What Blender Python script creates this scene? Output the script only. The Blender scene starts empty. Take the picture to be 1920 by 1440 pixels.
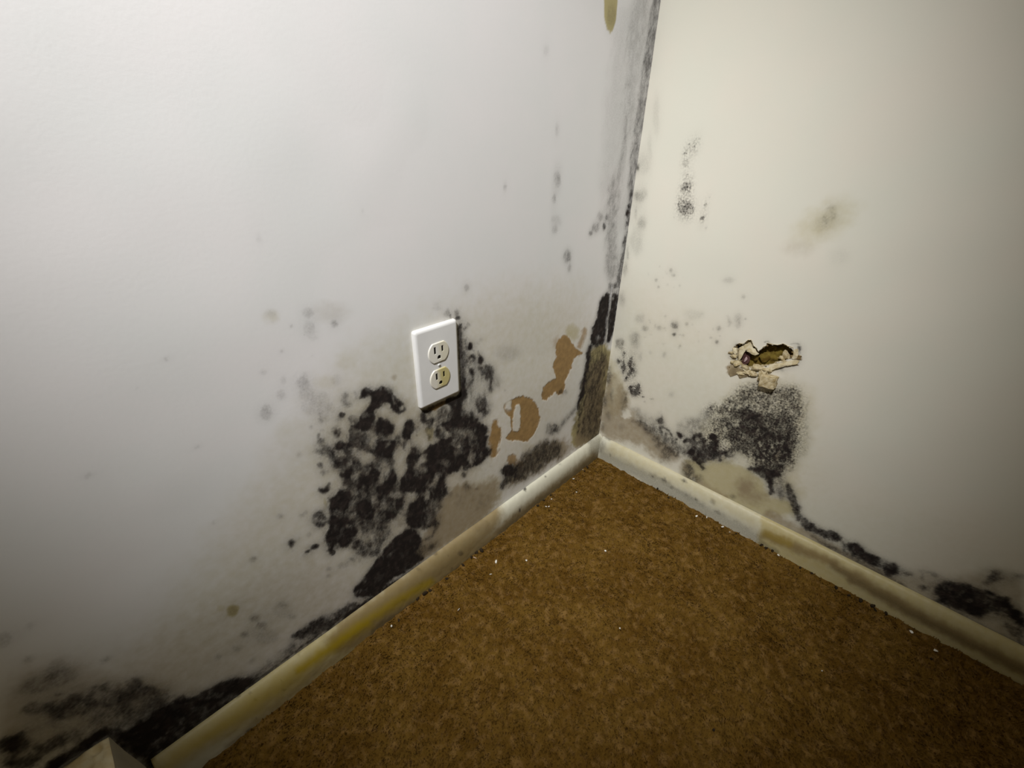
import bpy, bmesh, math, random
import numpy as np
from mathutils import Vector, Matrix, noise as mnoise

random.seed(7)
rng = np.random.default_rng(11)
SC = bpy.context.scene
COL = SC.collection

# ---------------------------------------------------------------- camera
F_PX = 834.473
CAM = np.array([-0.79076931, -0.44801147, 0.68204202])
C_R = np.array([0.69178487, -0.721804, 0.02080097])
C_U = np.array([0.34057996, 0.3515455, 0.87202124])
C_F = np.array([0.63674091, 0.59616671, -0.48902584])
cd = bpy.data.cameras.new('camera'); co = bpy.data.objects.new('camera', cd); COL.objects.link(co)
cd.sensor_fit = 'HORIZONTAL'; cd.sensor_width = 36.0; cd.lens = F_PX * 36.0 / 1920.0
cd.clip_start = 0.01
m = Matrix.Identity(4)
for i in range(3):
    m[i][0] = C_R[i]; m[i][1] = C_U[i]; m[i][2] = -C_F[i]; m[i][3] = CAM[i]
co.matrix_world = m
SC.camera = co

# ---------------------------------------------------------------- light and exposure
SC.view_settings.view_transform = 'Standard'
SC.view_settings.look = 'None'
SC.view_settings.gamma = 1.0
SC.view_settings.use_curve_mapping = False
SC.view_settings.exposure = 0.0
W = bpy.data.worlds.new('dark_room'); SC.world = W; W.use_nodes = True
W.node_tree.nodes['Background'].inputs[0].default_value = (1.0, 0.82, 0.45, 1)
W.node_tree.nodes['Background'].inputs[1].default_value = 0.080


def spot(name, loc, target, power, size, blend, radius, colour):
    l = bpy.data.lights.new(name, 'SPOT'); l.energy = power; l.spot_size = math.radians(size)
    l.spot_blend = blend; l.shadow_soft_size = radius; l.color = colour
    o = bpy.data.objects.new(name, l); COL.objects.link(o)
    d = Vector(target) - Vector(loc)
    o.location = loc; o.rotation_euler = d.to_track_quat('-Z', 'Y').to_euler()
    return o


# a lamp high up behind the camera's left shoulder, its beam on the corner
spot('work_lamp', (-1.22, -0.51, 1.66), (-0.29, 0.04, 0.48), 126.0, math.degrees(0.94), 1.0, 0.025, (1.0, 0.99, 0.985))


# ---------------------------------------------------------------- where a surveyed mark lies in the room
def ray(px, py):
    return C_F + (px - 960) / F_PX * C_R + (720 - py) / F_PX * C_U


def on_left(px, py):
    d = ray(px, py); t = -CAM[1] / d[1]; return CAM + d * t


def on_right(px, py):
    d = ray(px, py); t = -CAM[0] / d[0]; return CAM + d * t


def on_floor(px, py):
    d = ray(px, py); t = -CAM[2] / d[2]; return CAM + d * t


def survey(V):
    d = V - CAM
    z = np.maximum(d @ C_F, 0.05)
    return 960 + F_PX * (d @ C_R) / z, 720 - F_PX * (d @ C_U) / z


# ---------------------------------------------------------------- noise on a plane
_T = rng.random((256, 256))


def vnoise(x, y):
    xi = np.floor(x).astype(int); yi = np.floor(y).astype(int)
    fx = x - xi; fy = y - yi
    fx = fx * fx * (3 - 2 * fx); fy = fy * fy * (3 - 2 * fy)
    a = _T[xi & 255, yi & 255]; b = _T[(xi + 1) & 255, yi & 255]
    c = _T[xi & 255, (yi + 1) & 255]; d = _T[(xi + 1) & 255, (yi + 1) & 255]
    return (a * (1 - fx) + b * fx) * (1 - fy) + (c * (1 - fx) + d * fx) * fy


def fbm(x, y, size, octs=4, seed=0):
    f = 1.0 / size; a = 1.0; s = 0; n = 0
    for k in range(octs):
        s = s + a * vnoise(x * f + 17.3 * (seed + 1) + 5.1 * k, y * f + 31.7 * (seed + 1) + 9.7 * k)
        n += a; a *= 0.55; f *= 2.03
    return s / n


def sstep(a, b, x):
    t = np.clip((x - a) / (b - a), 0, 1)
    return t * t * (3 - 2 * t)


# ---------------------------------------------------------------- stains: fields over the vertices of a surface
class Stains:
    """M black mould and painted shade, Y yellow-olive stain, B brown damp and painted board shade, T bare kraft paper, S speckle."""

    def __init__(self, V, u, v):
        self.X, self.Y_ = survey(V)
        self.u, self.v = u, v
        n = len(V)
        self.f = {k: np.zeros(n) for k in 'MYBTSG'}
        self.wx = (fbm(u, v, 0.012, 4, 1) - 0.5) * 2
        self.wy = (fbm(u, v, 0.012, 4, 2) - 0.5) * 2
        self.fine = (fbm(u, v, 0.004, 4, 3) - 0.5) * 2.6
        self.o = (0, 0, 1)

    def grow(self, shape, u, v):
        """mould is never an even film: mottle it, fray its edge, and give dense growth a thin grey halo"""
        M = self.f['M'].reshape(shape)

        def box(a, k):
            for ax in (0, 1):
                pad = [(0, 0), (0, 0)]; pad[ax] = (k + 1, k)
                c = np.cumsum(np.pad(a, pad, mode='edge'), ax)
                n = a.shape[ax]
                a = (np.take(c, range(2 * k + 1, 2 * k + 1 + n), ax) - np.take(c, range(0, n), ax)) / (2 * k + 1)
            return a
        soft = box(box(M, 2), 1)
        halo = box(box(M, 5), 4)
        M = np.maximum(M * .3 + soft * .7, .80 * halo).ravel()
        a = fbm(u * 1.35, v * .75, .0075, 4, 60); b = fbm(u, v, .0022, 3, 61); c = fbm(u * 1.8, v, .011, 4, 62)
        w = np.clip(4 * M * (1 - M), 0, 1)
        M = M + w * ((a - .5) * .62 + (b - .5) * .34) * np.clip(M * 2.2, .25, 1)
        M = np.clip(M - .16 * np.clip((c - .56) * 7, 0, 1) * (M > .75), 0, 1)
        M = np.clip(M + 1.25 * M * M * (1 - M) + .28 * M * (1 - M) ** 2, 0, 1)
        self.f['M'] = M

    def at(self, ox, oy, s):
        self.o = (ox, oy, s); return self

    def _p(self, pts):
        ox, oy, s = self.o
        return np.array([(ox + x / s, oy + y / s) for x, y in pts], float)

    def _apply(self, idx, sd, F, v, soft, mode, alpha):
        a = sstep(soft, -soft, sd) * alpha
        f = self.f[F]
        if mode == 'max':
            f[idx] = np.maximum(f[idx], v * a)
        else:
            f[idx] = f[idx] * (1 - a) + v * a

    def _sel(self, x0, y0, x1, y1, pad):
        return np.nonzero((self.X > x0 - pad) & (self.X < x1 + pad) & (self.Y_ > y0 - pad) & (self.Y_ < y1 + pad))[0]

    def _xy(self, idx, rough):
        return self.X[idx] + rough * self.wx[idx], self.Y_[idx] + rough * self.wy[idx]

    def poly(self, F, v, pts, soft=3.0, rough=7.0, mode='max', alpha=1.0, smooth=1):
        P = self._p(pts)
        for _ in range(smooth):
            Q = np.roll(P, -1, 0)
            P = np.stack([P * 0.8 + Q * 0.2, P * 0.2 + Q * 0.8], 1).reshape(-1, 2)
        idx = self._sel(P[:, 0].min(), P[:, 1].min(), P[:, 0].max(), P[:, 1].max(), soft + rough + 4)
        if not len(idx): return self
        x, y = self._xy(idx, rough)
        d2 = np.full(len(idx), 1e12); ins = np.zeros(len(idx), bool)
        for i in range(len(P)):
            ax, ay = P[i]; bx, by = P[(i + 1) % len(P)]
            ex, ey = bx - ax, by - ay
            wx, wy = x - ax, y - ay
            t = np.clip((wx * ex + wy * ey) / (ex * ex + ey * ey + 1e-9), 0, 1)
            d2 = np.minimum(d2, (wx - ex * t) ** 2 + (wy - ey * t) ** 2)
            c = ((ay > y) != (by > y))
            if ey != 0:
                ins ^= c & (x < ex * (y - ay) / ey + ax)
        sd = np.where(ins, -1, 1) * np.sqrt(d2) + self.fine[idx] * min(rough, 4) * 0.5
        self._apply(idx, sd, F, v, soft, mode, alpha)
        return self

    def ell(self, F, v, cx, cy, rx, ry=None, soft=2.5, rough=4.0, mode='max', rot=0, alpha=1.0):
        ry = rx if ry is None else ry
        (cx, cy), = self._p([(cx, cy)]); rx = rx / self.o[2]; ry = ry / self.o[2]
        r = max(rx, ry)
        rough = min(rough, 0.35 * r + 0.4)
        idx = self._sel(cx - r, cy - r, cx + r, cy + r, soft + rough + 4)
        if not len(idx): return self
        x, y = self._xy(idx, rough)
        x = x - cx; y = y - cy
        c, s = math.cos(rot), math.sin(rot)
        x, y = x * c + y * s, -x * s + y * c
        q = np.sqrt((x / rx) ** 2 + (y / ry) ** 2)
        sd = (q - 1) * min(rx, ry) + self.fine[idx] * min(rough, 3) * 0.5
        self._apply(idx, sd, F, v, min(soft, 0.8 * min(rx, ry) + 0.4), mode, alpha)
        return self

    def stroke(self, F, v, pts, w, soft=2.0, rough=3.0, mode='max', alpha=1.0):
        P = self._p(pts); w = w / self.o[2] * 0.5
        idx = self._sel(P[:, 0].min(), P[:, 1].min(), P[:, 0].max(), P[:, 1].max(), soft + rough + w + 4)
        if not len(idx): return self
        x, y = self._xy(idx, rough)
        d2 = np.full(len(idx), 1e12)
        for i in range(len(P) - 1):
            ax, ay = P[i]; ex, ey = P[i + 1] - P[i]
            wx, wy = x - ax, y - ay
            t = np.clip((wx * ex + wy * ey) / (ex * ex + ey * ey + 1e-9), 0, 1)
            d2 = np.minimum(d2, (wx - ex * t) ** 2 + (wy - ey * t) ** 2)
        self._apply(idx, np.sqrt(d2) - w + self.fine[idx] * min(rough, 3) * 0.4, F, v, soft, mode, alpha)
        return self

    def dots(self, F, v, cx, cy, rx, ry, n, r0, r1, seed=0):
        """a sprinkle of n separate little spots inside an ellipse"""
        g = np.random.default_rng(seed + int(cx) * 7 + int(cy))
        for k in range(n):
            a = g.random() * 6.283; q = math.sqrt(g.random())
            self.ell(F, v * (0.5 + 0.5 * g.random()), cx + rx * q * math.cos(a), cy + ry * q * math.sin(a),
                     r0 + (r1 - r0) * g.random() ** 2, (r0 + (r1 - r0) * g.random() ** 2), soft=1.2, rough=1.5)
        return self


def mesh_obj(name, verts, faces, mat=None, parent=None, smooth=False, loc=None):
    me = bpy.data.meshes.new(name)
    me.from_pydata([tuple(map(float, v)) for v in verts], [], faces)
    me.update()
    o = bpy.data.objects.new(name, me); COL.objects.link(o)
    if mat: me.materials.append(mat)
    if smooth: me.polygons.foreach_set('use_smooth', [True] * len(me.polygons))
    if parent: o.parent = parent
    if loc is not None: o.location = loc
    return o


def np_mesh(name, V, Q, mat, parent=None, attrs=None, smooth=True):
    """V (n,3), Q (m,4) quads"""
    me = bpy.data.meshes.new(name)
    n, k = len(V), len(Q)
    me.vertices.add(n); me.vertices.foreach_set('co', np.ascontiguousarray(V, np.float32).ravel())
    me.loops.add(k * 4); me.loops.foreach_set('vertex_index', np.ascontiguousarray(Q, np.int32).ravel())
    me.polygons.add(k)
    me.polygons.foreach_set('loop_start', np.arange(0, k * 4, 4, dtype=np.int32))
    me.update(calc_edges=True); me.validate()
    me.polygons.foreach_set('use_smooth', np.full(len(me.polygons), smooth))
    for key, val in (attrs or {}).items():
        a = me.attributes.new(key, 'FLOAT', 'POINT'); a.data.foreach_set('value', np.ascontiguousarray(val, np.float32))
    me.materials.append(mat)
    o = bpy.data.objects.new(name, me); COL.objects.link(o)
    if parent: o.parent = parent
    return o


def structure(o):
    o['kind'] = 'structure'; return o


def tag(o, label, cat, group=None, kind=None):
    o['label'] = label; o['category'] = cat
    if group: o['group'] = group
    if kind: o['kind'] = kind
    return o


# ---------------------------------------------------------------- materials
class NT:
    def __init__(self, name, rough=0.7, spec=0.3):
        self.m = bpy.data.materials.new(name); self.m.use_nodes = True
        self.t = self.m.node_tree
        self.b = self.t.nodes['Principled BSDF']
        self.b.inputs['Roughness'].default_value = rough
        self.b.inputs['Specular IOR Level'].default_value = spec

    def n(self, typ, **kw):
        x = self.t.nodes.new(typ)
        for k, v in kw.items(): setattr(x, k, v)
        return x

    def link(self, a, b): self.t.links.new(a, b)

    def attr(self, name): return self.n('ShaderNodeAttribute', attribute_name=name).outputs['Fac']

    def val(self, x, sock):
        if isinstance(x, (int, float)): sock.default_value = x
        elif isinstance(x, tuple): sock.default_value = x if len(x) == 4 else (*x, 1)
        else: self.link(x, sock)

    def math(self, op, a, b=0.0, c=None, clamp=False):
        x = self.n('ShaderNodeMath', operation=op, use_clamp=clamp)
        self.val(a, x.inputs[0]); self.val(b, x.inputs[1])
        if c is not None: self.val(c, x.inputs[2])
        return x.outputs[0]

    def mix(self, f, a, b):
        x = self.n('ShaderNodeMix', data_type='RGBA')
        self.val(f, x.inputs[0]); self.val(a, x.inputs[6]); self.val(b, x.inputs[7])
        return x.outputs[2]

    def noise(self, scale, detail=3, rough=0.55, stretch=None, out='Fac'):
        tc = self.n('ShaderNodeTexCoord').outputs['Object']
        if stretch:
            mp = self.n('ShaderNodeMapping'); mp.inputs['Scale'].default_value = stretch
            self.link(tc, mp.inputs[0]); tc = mp.outputs[0]
        x = self.n('ShaderNodeTexNoise'); x.inputs['Scale'].default_value = scale
        x.inputs['Detail'].default_value = detail; x.inputs['Roughness'].default_value = rough
        self.link(tc, x.inputs['Vector']); return x.outputs[out]

    def ss(self, x, a, b):
        r = self.n('ShaderNodeMapRange', interpolation_type='SMOOTHSTEP')
        self.val(x, r.inputs[0]); self.val(a, r.inputs[1]); self.val(b, r.inputs[2])
        return r.outputs[0]

    def bump(self, h, strength, dist):
        x = self.n('ShaderNodeBump'); x.inputs['Strength'].default_value = strength
        x.inputs['Distance'].default_value = dist; self.link(h, x.inputs['Height'])
        self.link(x.outputs[0], self.b.inputs['Normal'])

    def colour(self, c): self.val(c, self.b.inputs['Base Color'])


def stained(name, base, base2, yellow=(0.46, 0.40, 0.20), brown=(0.30, 0.235, 0.14), tan=(0.385, 0.245, 0.10),
            mould=(0.0145, 0.0105, 0.009), rough=0.62, orange_peel=0.25):
    N = NT(name, rough, 0.25)
    big = N.noise(7, 4)
    c = N.mix(N.ss(big, 0.3, 0.7), base, base2)
    mid = N.noise(90, 4)
    fine = N.noise(420, 3)
    jit = N.math('MULTIPLY', N.math('SUBTRACT', mid, 0.5), 0.5)

    def layer(c, f, col, k=1.0):
        a = N.attr(f)
        # noise only where the stain is half strength
        w = N.math('MULTIPLY', N.math('MULTIPLY', a, N.math('SUBTRACT', 1.0, a)), 4.0)
        fac = N.math('ADD', a, N.math('MULTIPLY', jit, w), clamp=True)
        return N.mix(N.math('MULTIPLY', fac, k), c, col)
    c = layer(c, 'Y', yellow)
    c = layer(c, 'B', brown)
    tcol = N.mix(N.ss(mid, 0.3, 0.7), tan, tuple(x * 0.75 for x in tan))
    c = N.mix(N.attr('T'), c, tcol)
    M = N.attr('M'); S = N.attr('S')
    w = N.math('MULTIPLY', N.math('MULTIPLY', M, N.math('SUBTRACT', 1.0, M)), 4.0)
    g = N.math('MULTIPLY', N.math('SUBTRACT', fine, 0.5), 0.5)
    sp = N.noise(330, 1.5, 0.5)
    g2 = N.math('MULTIPLY', N.math('MULTIPLY', N.math('SUBTRACT', sp, 0.50), 1.7), S)
    fac = N.math('ADD', N.math('ADD', M, N.math('MULTIPLY', g, w)), N.math('MULTIPLY', g2, w), clamp=True)
    mc = N.mix(N.ss(mid, 0.4, 0.72), mould, tuple(x * 2.4 for x in mould))
    mc = N.mix(N.ss(fac, .15, .75), (0.050, 0.037, 0.024), mc)
    c = N.mix(fac, c, mc)
    N.colour(c)
    # relief: orange peel of the roller, crust where mould grows
    peel = N.noise(260, 2)
    h = N.math('ADD', N.math('MULTIPLY', peel, orange_peel), N.math('MULTIPLY', N.math('MULTIPLY', fine, fac), 0.6))
    N.bump(h, 0.16, 0.0015)
    rr = N.math('ADD', N.math('MULTIPLY', fac, 0.3), rough, clamp=True)
    N.link(rr, N.b.inputs['Roughness'])
    return N.m


def plain(name, c, c2=None, scale=60, rough=0.6, spec=0.3, bump=0.0):
    N = NT(name, rough, spec)
    n = N.noise(scale, 4)
    N.colour(N.mix(N.ss(n, 0.3, 0.7), c, c2 or tuple(x * 0.9 for x in c)))
    if bump: N.bump(n, bump, 0.002)
    return N.m


# ---------------------------------------------------------------- the stains of the left wall
def paint_left(s):
    # wide damp discolouration
    s.at(0, 0, 1)
    s.poly('Y', .36, [(420, 1000), (600, 760), (700, 640), (960, 540), (1110, 560), (1080, 820), (900, 980), (420, 1330), (200, 1330)], 70, 20)
    s.poly('B', .22, [(560, 1040), (700, 1110), (500, 1250), (430, 1300), (0, 1440), (0, 1290), (300, 1200)], 60, 20)
    for x, y, rx, ry, v in [(652, 680, 22, 20, .3), (612, 718, 20, 15, .32), (722, 700, 22, 26, .3), (560, 818, 45, 40, .2), (582, 900, 22, 60, .32),
                            (510, 595, 13, 11, .25), (1045, 600, 30, 30, .3), (985, 570, 60, 60, .1), (700, 1045, 60, 30, .2), (980, 695, 8, 14, .28), (980, 640, 40, 10, .1)]:
        s.ell('Y', v, x, y, rx, ry, 14, 8)
    s.poly('B', .8, [(815, 955), (840, 915), (865, 903), (898, 908), (935, 895), (938, 930), (910, 975), (850, 1015), (800, 1050), (770, 1060)], 9, 7)
    s.poly('Y', .5, [(815, 955), (840, 905), (935, 880), (955, 925), (900, 985), (800, 1050)], 12, 7)

    s.poly('Y', .42, [(590, 800), (680, 720), (760, 740), (900, 760), (940, 860), (860, 960), (760, 1080), (690, 1110), (600, 1030), (580, 940)], 26, 10); s.poly('B', .3, [(620, 800), (700, 740), (900, 770), (920, 860), (800, 1000), (640, 1030)], 24, 10)
    # --- faint film up the wall left of the socket
    s.at(480, 540, 4)
    for x, y, rx, ry, v in [(390, 190, 40, 40, .2), (400, 300, 45, 60, .16), (430, 370, 30, 20, .14), (110, 190, 40, 30, .12), (590, 265, 24, 26, .42), (265, 283, 8, 8, .55), (190, 473, 9, 9, .45),
                            (55, 630, 22, 14, .24), (350, 720, 55, 60, .24), (360, 650, 18, 20, .2), (80, 930, 46, 55, .28), (205, 690, 22, 26, .18), (190, 800, 40, 40, .16), (500, 990, 32, 22, .34),
                            (470, 950, 20, 20, .22), (320, 1250, 20, 20, .2), (410, 1040, 12, 14, .26), (430, 890, 90, 60, .16), (540, 920, 70, 60, .16), (500, 830, 50, 50, .15), (600, 690, 40, 40, .1), (365, 350, 6, 6, .35), (420, 505, 8, 5, .25), (120, 255, 8, 5, .2)]:
        s.ell('M', v, x, y, rx, ry, 4, 6)
    s.ell('B', .5, 1035, 668, 20, 20, 3, 3)
    s.ell('B', .2, 560, 180, 120, 70, 12, 6)

    # --- arch and upper left of the big growth
    s.at(560, 700, 9.6)
    s.poly('M', .2, [(0, 200), (200, 200), (350, 400), (600, 560), (640, 800), (450, 950), (380, 1000), (340, 700), (200, 550), (0, 430)], 7, 8)
    s.ell('M', .36, 860, 420, 50, 90); s.ell('M', .42, 1020, 400, 32, 85); s.ell('M', .42, 870, 560, 95, 60); s.ell('M', .3, 820, 480, 60, 120)
    s.ell('M', .36, 760, 800, 105, 55); s.ell('M', .95, 790, 745, 58, 56, 1.6, 2)
    s.ell('M', .52, 975, 830, 98, 100); s.ell('M', .25, 975, 800, 50, 40, mode='lerp')
    s.stroke('M', .35, [(360, 720), (420, 850), (440, 880)], 40); s.ell('M', .45, 430, 850, 30, 45); s.ell('M', .4, 360, 820, 30, 18); s.ell('M', .4, 480, 825, 15, 15)
    s.ell('M', .45, 222, 965, 22, 26); s.ell('M', .3, 440, 1025, 50, 20)
    s.poly('M', .62, [(290, 1260), (330, 1080), (370, 1090), (380, 1180), (480, 1140), (500, 1240), (600, 1310), (640, 1460), (380, 1460), (230, 1420), (260, 1380), (390, 1360), (440, 1310)], 3, 8)
    s.ell('M', .12, 590, 1240, 60, 55, mode='lerp')
    s.ell('M', .64, 690, 1040, 100, 110, 6)
    s.poly('M', .80, [(620, 1320), (690, 1180), (880, 1230), (890, 1000), (1100, 1040), (1300, 1060), (1330, 1250), (1300, 1360), (1150, 1340), (960, 1350), (850, 1470), (700, 1470)], 3, 8)
    s.poly('M', .97, [(650, 1300), (690, 1190), (820, 1200), (880, 1250), (860, 1320), (700, 1420), (620, 1440)], 2.5, 6)
    s.ell('M', .55, 1270, 1160, 60, 110, 5, mode='lerp'); s.ell('M', .6, 1000, 1050, 60, 40, 4, mode='lerp')
    s.poly('M', .97, [(1090, 340), (1180, 240), (1290, 260), (1400, 320), (1500, 250), (1640, 260), (1750, 380), (1860, 500), (1850, 570), (1800, 600), (1830, 660), (1900, 640), (1880, 700), (1830, 730), (1730, 700), (1680, 640), (1640, 560), (1570, 510), (1480, 620), (1380, 660), (1360, 720), (1420, 770), (1380, 850), (1320, 930), (1330, 980), (1250, 1050), (1050, 1040), (900, 980), (1020, 940), (1090, 860), (1100, 760), (1180, 700), (1240, 620), (1280, 480), (1290, 420), (1180, 460), (1080, 490), (1060, 450)], 2.2, 5)
    s.ell('M', .5, 1650, 300, 90, 60, 5, mode='lerp', alpha=.6); s.ell('M', .45, 1480, 280, 50, 40, 4, mode='lerp', alpha=.5)
    s.stroke('M', .3, [(1690, 400), (1740, 540)], 26, mode='lerp'); s.ell('M', .55, 1190, 740, 45, 40, mode='lerp')
    s.stroke('M', .9, [(1830, 690), (1900, 640)], 60, 2)
    s.poly('M', .93, [(1430, 800), (1540, 820), (1680, 890), (1740, 940), (1700, 1080), (1640, 1140), (1500, 1160), (1440, 1180), (1370, 1120), (1340, 1000), (1400, 880)], 3, 7)
    s.poly('M', .95, [(1400, 1170), (1740, 1190), (1740, 1400), (1720, 1540), (1640, 1560), (1480, 1510), (1380, 1440), (1380, 1300)], 2.5, 6)
    s.stroke('M', .3, [(1330, 930), (1370, 870), (1420, 830)], 28, mode='lerp'); s.ell('M', .3, 1600, 1270, 36, 24, mode='lerp'); s.stroke('M', .3, [(1610, 1270), (1575, 1335)], 20, mode='lerp')
    s.stroke('M', .1, [(760, 1090), (840, 1130), (878, 1220)], 34, mode='lerp'); s.stroke('M', .2, [(840, 1130), (870, 1040)], 24, mode='lerp')
    s.ell('M', .2, 1105, 1025, 14, 12, mode='lerp'); s.ell('M', .2, 1248, 1340, 14, 14, mode='lerp')

    # --- around and below the socket
    s.at(740, 700, 9.6)
    s.poly('M', .5, [(1200, -100), (1420, 0), (1400, 160), (1340, 330), (1270, 380), (1250, 200)], 4, 6)
    s.poly('M', .62, [(1480, -60), (1740, -60), (1770, 100), (1760, 300), (1720, 280), (1690, 160), (1560, 100)], 5, 6)
    s.poly('M', .3, [(1290, 400), (1480, 300), (1560, 380), (1500, 460), (1460, 600), (1380, 670), (1240, 640), (1250, 500)], 6, 6)
    s.poly('M', .72, [(1500, 420), (1640, 450), (1690, 600), (1660, 760), (1560, 780), (1480, 640)], 4, 6)
    s.poly('M', .85, [(480, 700), (560, 740), (680, 760), (690, 880), (640, 930), (560, 950), (480, 900), (440, 860)], 3, 6)
    s.poly('M', .90, [(180, 920), (250, 850), (340, 850), (390, 950), (370, 1050), (320, 1140), (280, 1230), (200, 1220), (100, 1120), (110, 1040)], 3, 6)
    s.ell('M', .5, 60, 1150, 80, 60); s.ell('M', .5, 420, 1010, 50, 70); s.ell('M', .6, 390, 1120, 25, 25)
    s.poly('M', .55, [(690, 700), (960, 560), (1000, 700), (960, 850), (820, 920), (860, 1000), (760, 1250), (700, 1100), (700, 850)], 4, 7)
    s.poly('M', .92, [(820, 910), (960, 850), (1000, 640), (1040, 560), (1160, 520), (1240, 520), (1200, 640), (1400, 700), (1500, 800), (1620, 900), (1680, 960), (1660, 1150), (1680, 1300), (1640, 1460), (1380, 1460), (1290, 1330), (1150, 1300), (1040, 1200), (1000, 1130), (900, 1060), (850, 1000)], 2.8, 7)
    s.ell('M', .62, 1340, 720, 130, 55, 6, mode='lerp'); s.ell('M', .55, 1230, 1070, 210, 85, 5, mode='lerp'); s.ell('M', .62, 1130, 1220, 100, 110, 6, mode='lerp'); s.ell('M', .68, 1400, 1200, 80, 160, 5, mode='lerp')
    s.poly('M', .96, [(560, 1360), (620, 1280), (760, 1270), (900, 1150), (1000, 1140), (1050, 1250), (1100, 1460), (560, 1460)], 2.6, 6)
    s.poly('M', .75, [(720, 940), (850, 1000), (900, 1150), (760, 1250), (720, 1100)], 4, 6)
    s.ell('M', .45, 630, 1070, 85, 160, 5, mode='lerp'); s.ell('Y', .9, 630, 1080, 80, 150, 5); s.ell('M', .65, 620, 980, 60, 50, 4)
    s.poly('M', .06, [(560, 940), (530, 1050), (560, 1200), (580, 1290), (460, 1400), (420, 1230), (470, 1080)], 2, 4, mode='lerp')
    s.poly('M', .55, [(0, 1100), (300, 1240), (440, 1300), (440, 1460), (0, 1460)], 5, 8)
    s.ell('M', .08, 245, 1330, 42, 110, mode='lerp'); s.ell('M', .25, 355, 1270, 40, 55, mode='lerp'); s.ell('M', .9, 360, 1400, 70, 60)
    s.ell('M', .2, 850, 845, 40, 34, mode='lerp'); s.ell('M', .15, 700, 730, 60, 50, mode='lerp'); s.ell('M', .35, 610, 780, 45, 40, mode='lerp')
    s.poly('M', .96, [(1200, -40), (1235, 60), (1230, 160), (1250, 260), (1320, 330), (1270, 470), (1150, 490), (980, 570), (920, 570), (960, 460), (1190, 340)], 2.2, 4)  # mould right of and below the plate, with its shadow painted in
    s.poly('M', .05, [(560, 640), (960, 455), (920, 560), (690, 680)], 1.5, 3, mode='lerp'); s.poly('T', 1, [(560, 640), (960, 455), (920, 560), (690, 680)], 1.5, 2)
    s.poly('M', .93, [(470, 650), (660, 645), (690, 690), (560, 725), (490, 720)], 1.8, 3)  # shadow by the opening under the plate, painted through the mould field
    s.poly('T', .95, [(1740, 900), (1840, 830), (1880, 1000), (1920, 1150), (1880, 1330), (1830, 1520), (1700, 1500), (1690, 1100)], 4, 6)
    s.poly('Y', .5, [(1690, 620), (1740, 760), (1760, 900), (1700, 900)], 4, 5)

    # --- the middle of the growth
    s.at(560, 840, 9.6)
    s.poly('M', .70, [(520, 80), (900, -10), (1920, -10), (1920, 1460), (560, 1460), (500, 900), (620, 870), (860, 720), (740, 570), (740, 430), (600, 400), (540, 200)], 4, 9)
    s.poly('M', .55, [(230, 70), (280, 30), (400, 30), (520, -10), (560, 60), (420, 50), (300, 110)], 2.5, 4)
    s.ell('M', .55, 390, 310, 62, 58, 2.5); s.ell('M', .52, 465, 430, 85, 50, 3); s.ell('M', .45, 450, 490, 22, 32)
    L = lambda v, p, soft=3, r=6: s.poly('M', v, p, soft, r, mode='lerp')
    E = lambda v, x, y, rx, ry=None, soft=2.5: s.ell('M', v, x, y, rx, ry, soft, 4, mode='lerp')
    L(.12, [(920, 0), (1200, 60), (1370, 140), (1300, 250), (1180, 290), (1050, 200), (960, 120)], 5)
    s.ell('B', .4, 1150, 90, 140, 80, 6)
    L(.32, [(1010, 480), (1090, 450), (1060, 560), (960, 570)])
    L(.12, [(1740, 0), (1920, 0), (1860, 250), (1820, 520), (1800, 700), (1760, 560), (1750, 300)])
    L(.4, [(1460, 250), (1650, 260), (1620, 420), (1560, 600), (1440, 640), (1430, 500), (1480, 420)], 4)
    L(.25, [(1480, 1000), (1580, 980), (1540, 1130), (1480, 1110)])
    L(.4, [(920, 960), (1040, 900), (980, 1080), (880, 1200), (840, 1180)], 4)
    L(.3, [(1640, 1380), (1760, 1180), (1900, 1060), (1860, 1250), (1700, 1460), (1560, 1460)])
    E(.45, 1380, 1250, 80, 80, 4); E(.35, 1000, 800, 60, 60, 4); E(.35, 1340, 930, 50, 60)
    s.poly('M', .98, [(640, 870), (740, 770), (870, 700), (950, 790), (970, 880), (900, 980), (860, 1080), (780, 1140), (620, 1130), (540, 1040), (530, 930)], 2, 4)
    s.poly('M', .95, [(740, 430), (960, 330), (1010, 280), (980, 460), (900, 560), (800, 580), (730, 560)], 2.2, 5)
    s.poly('M', .82, [(560, 240), (700, 170), (960, 150), (1000, 300), (860, 320), (640, 400), (600, 340)], 3, 7)
    s.poly('M', .86, [(530, 100), (600, 20), (640, -10), (880, -10), (840, 80), (700, 160), (560, 200)], 3, 7)
    s.poly('M', .95, [(1180, 400), (1340, 270), (1460, 420), (1420, 520), (1400, 600), (1300, 680), (1200, 800), (1100, 760), (1020, 700), (1060, 600), (1120, 500)], 2.4, 6)
    s.poly('M', .94, [(1640, 400), (1740, 400), (1760, 560), (1700, 760), (1640, 850), (1560, 930), (1440, 930), (1380, 830), (1330, 780), (1400, 690), (1560, 620)], 2.4, 6)
    s.poly('M', .96, [(1060, 980), (1200, 900), (1290, 900), (1320, 1050), (1420, 1090), (1360, 1200), (1290, 1290), (1100, 1290), (1030, 1230)], 2.4, 6)
    s.poly('M', .93, [(520, 1180), (760, 1200), (960, 1260), (1010, 1400), (1000, 1460), (560, 1460)], 3, 7)
    s.poly('M', .92, [(1540, 1150), (1740, 1130), (1780, 1220), (1640, 1330), (1540, 1300)], 3, 6); s.poly('M', .9, [(1700, 900), (1920, 880), (1880, 1060), (1780, 1140), (1720, 1080)], 3, 6)
    s.poly('M', .94, [(1820, 560), (1920, 510), (1920, 880), (1800, 760)], 3, 5)
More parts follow.
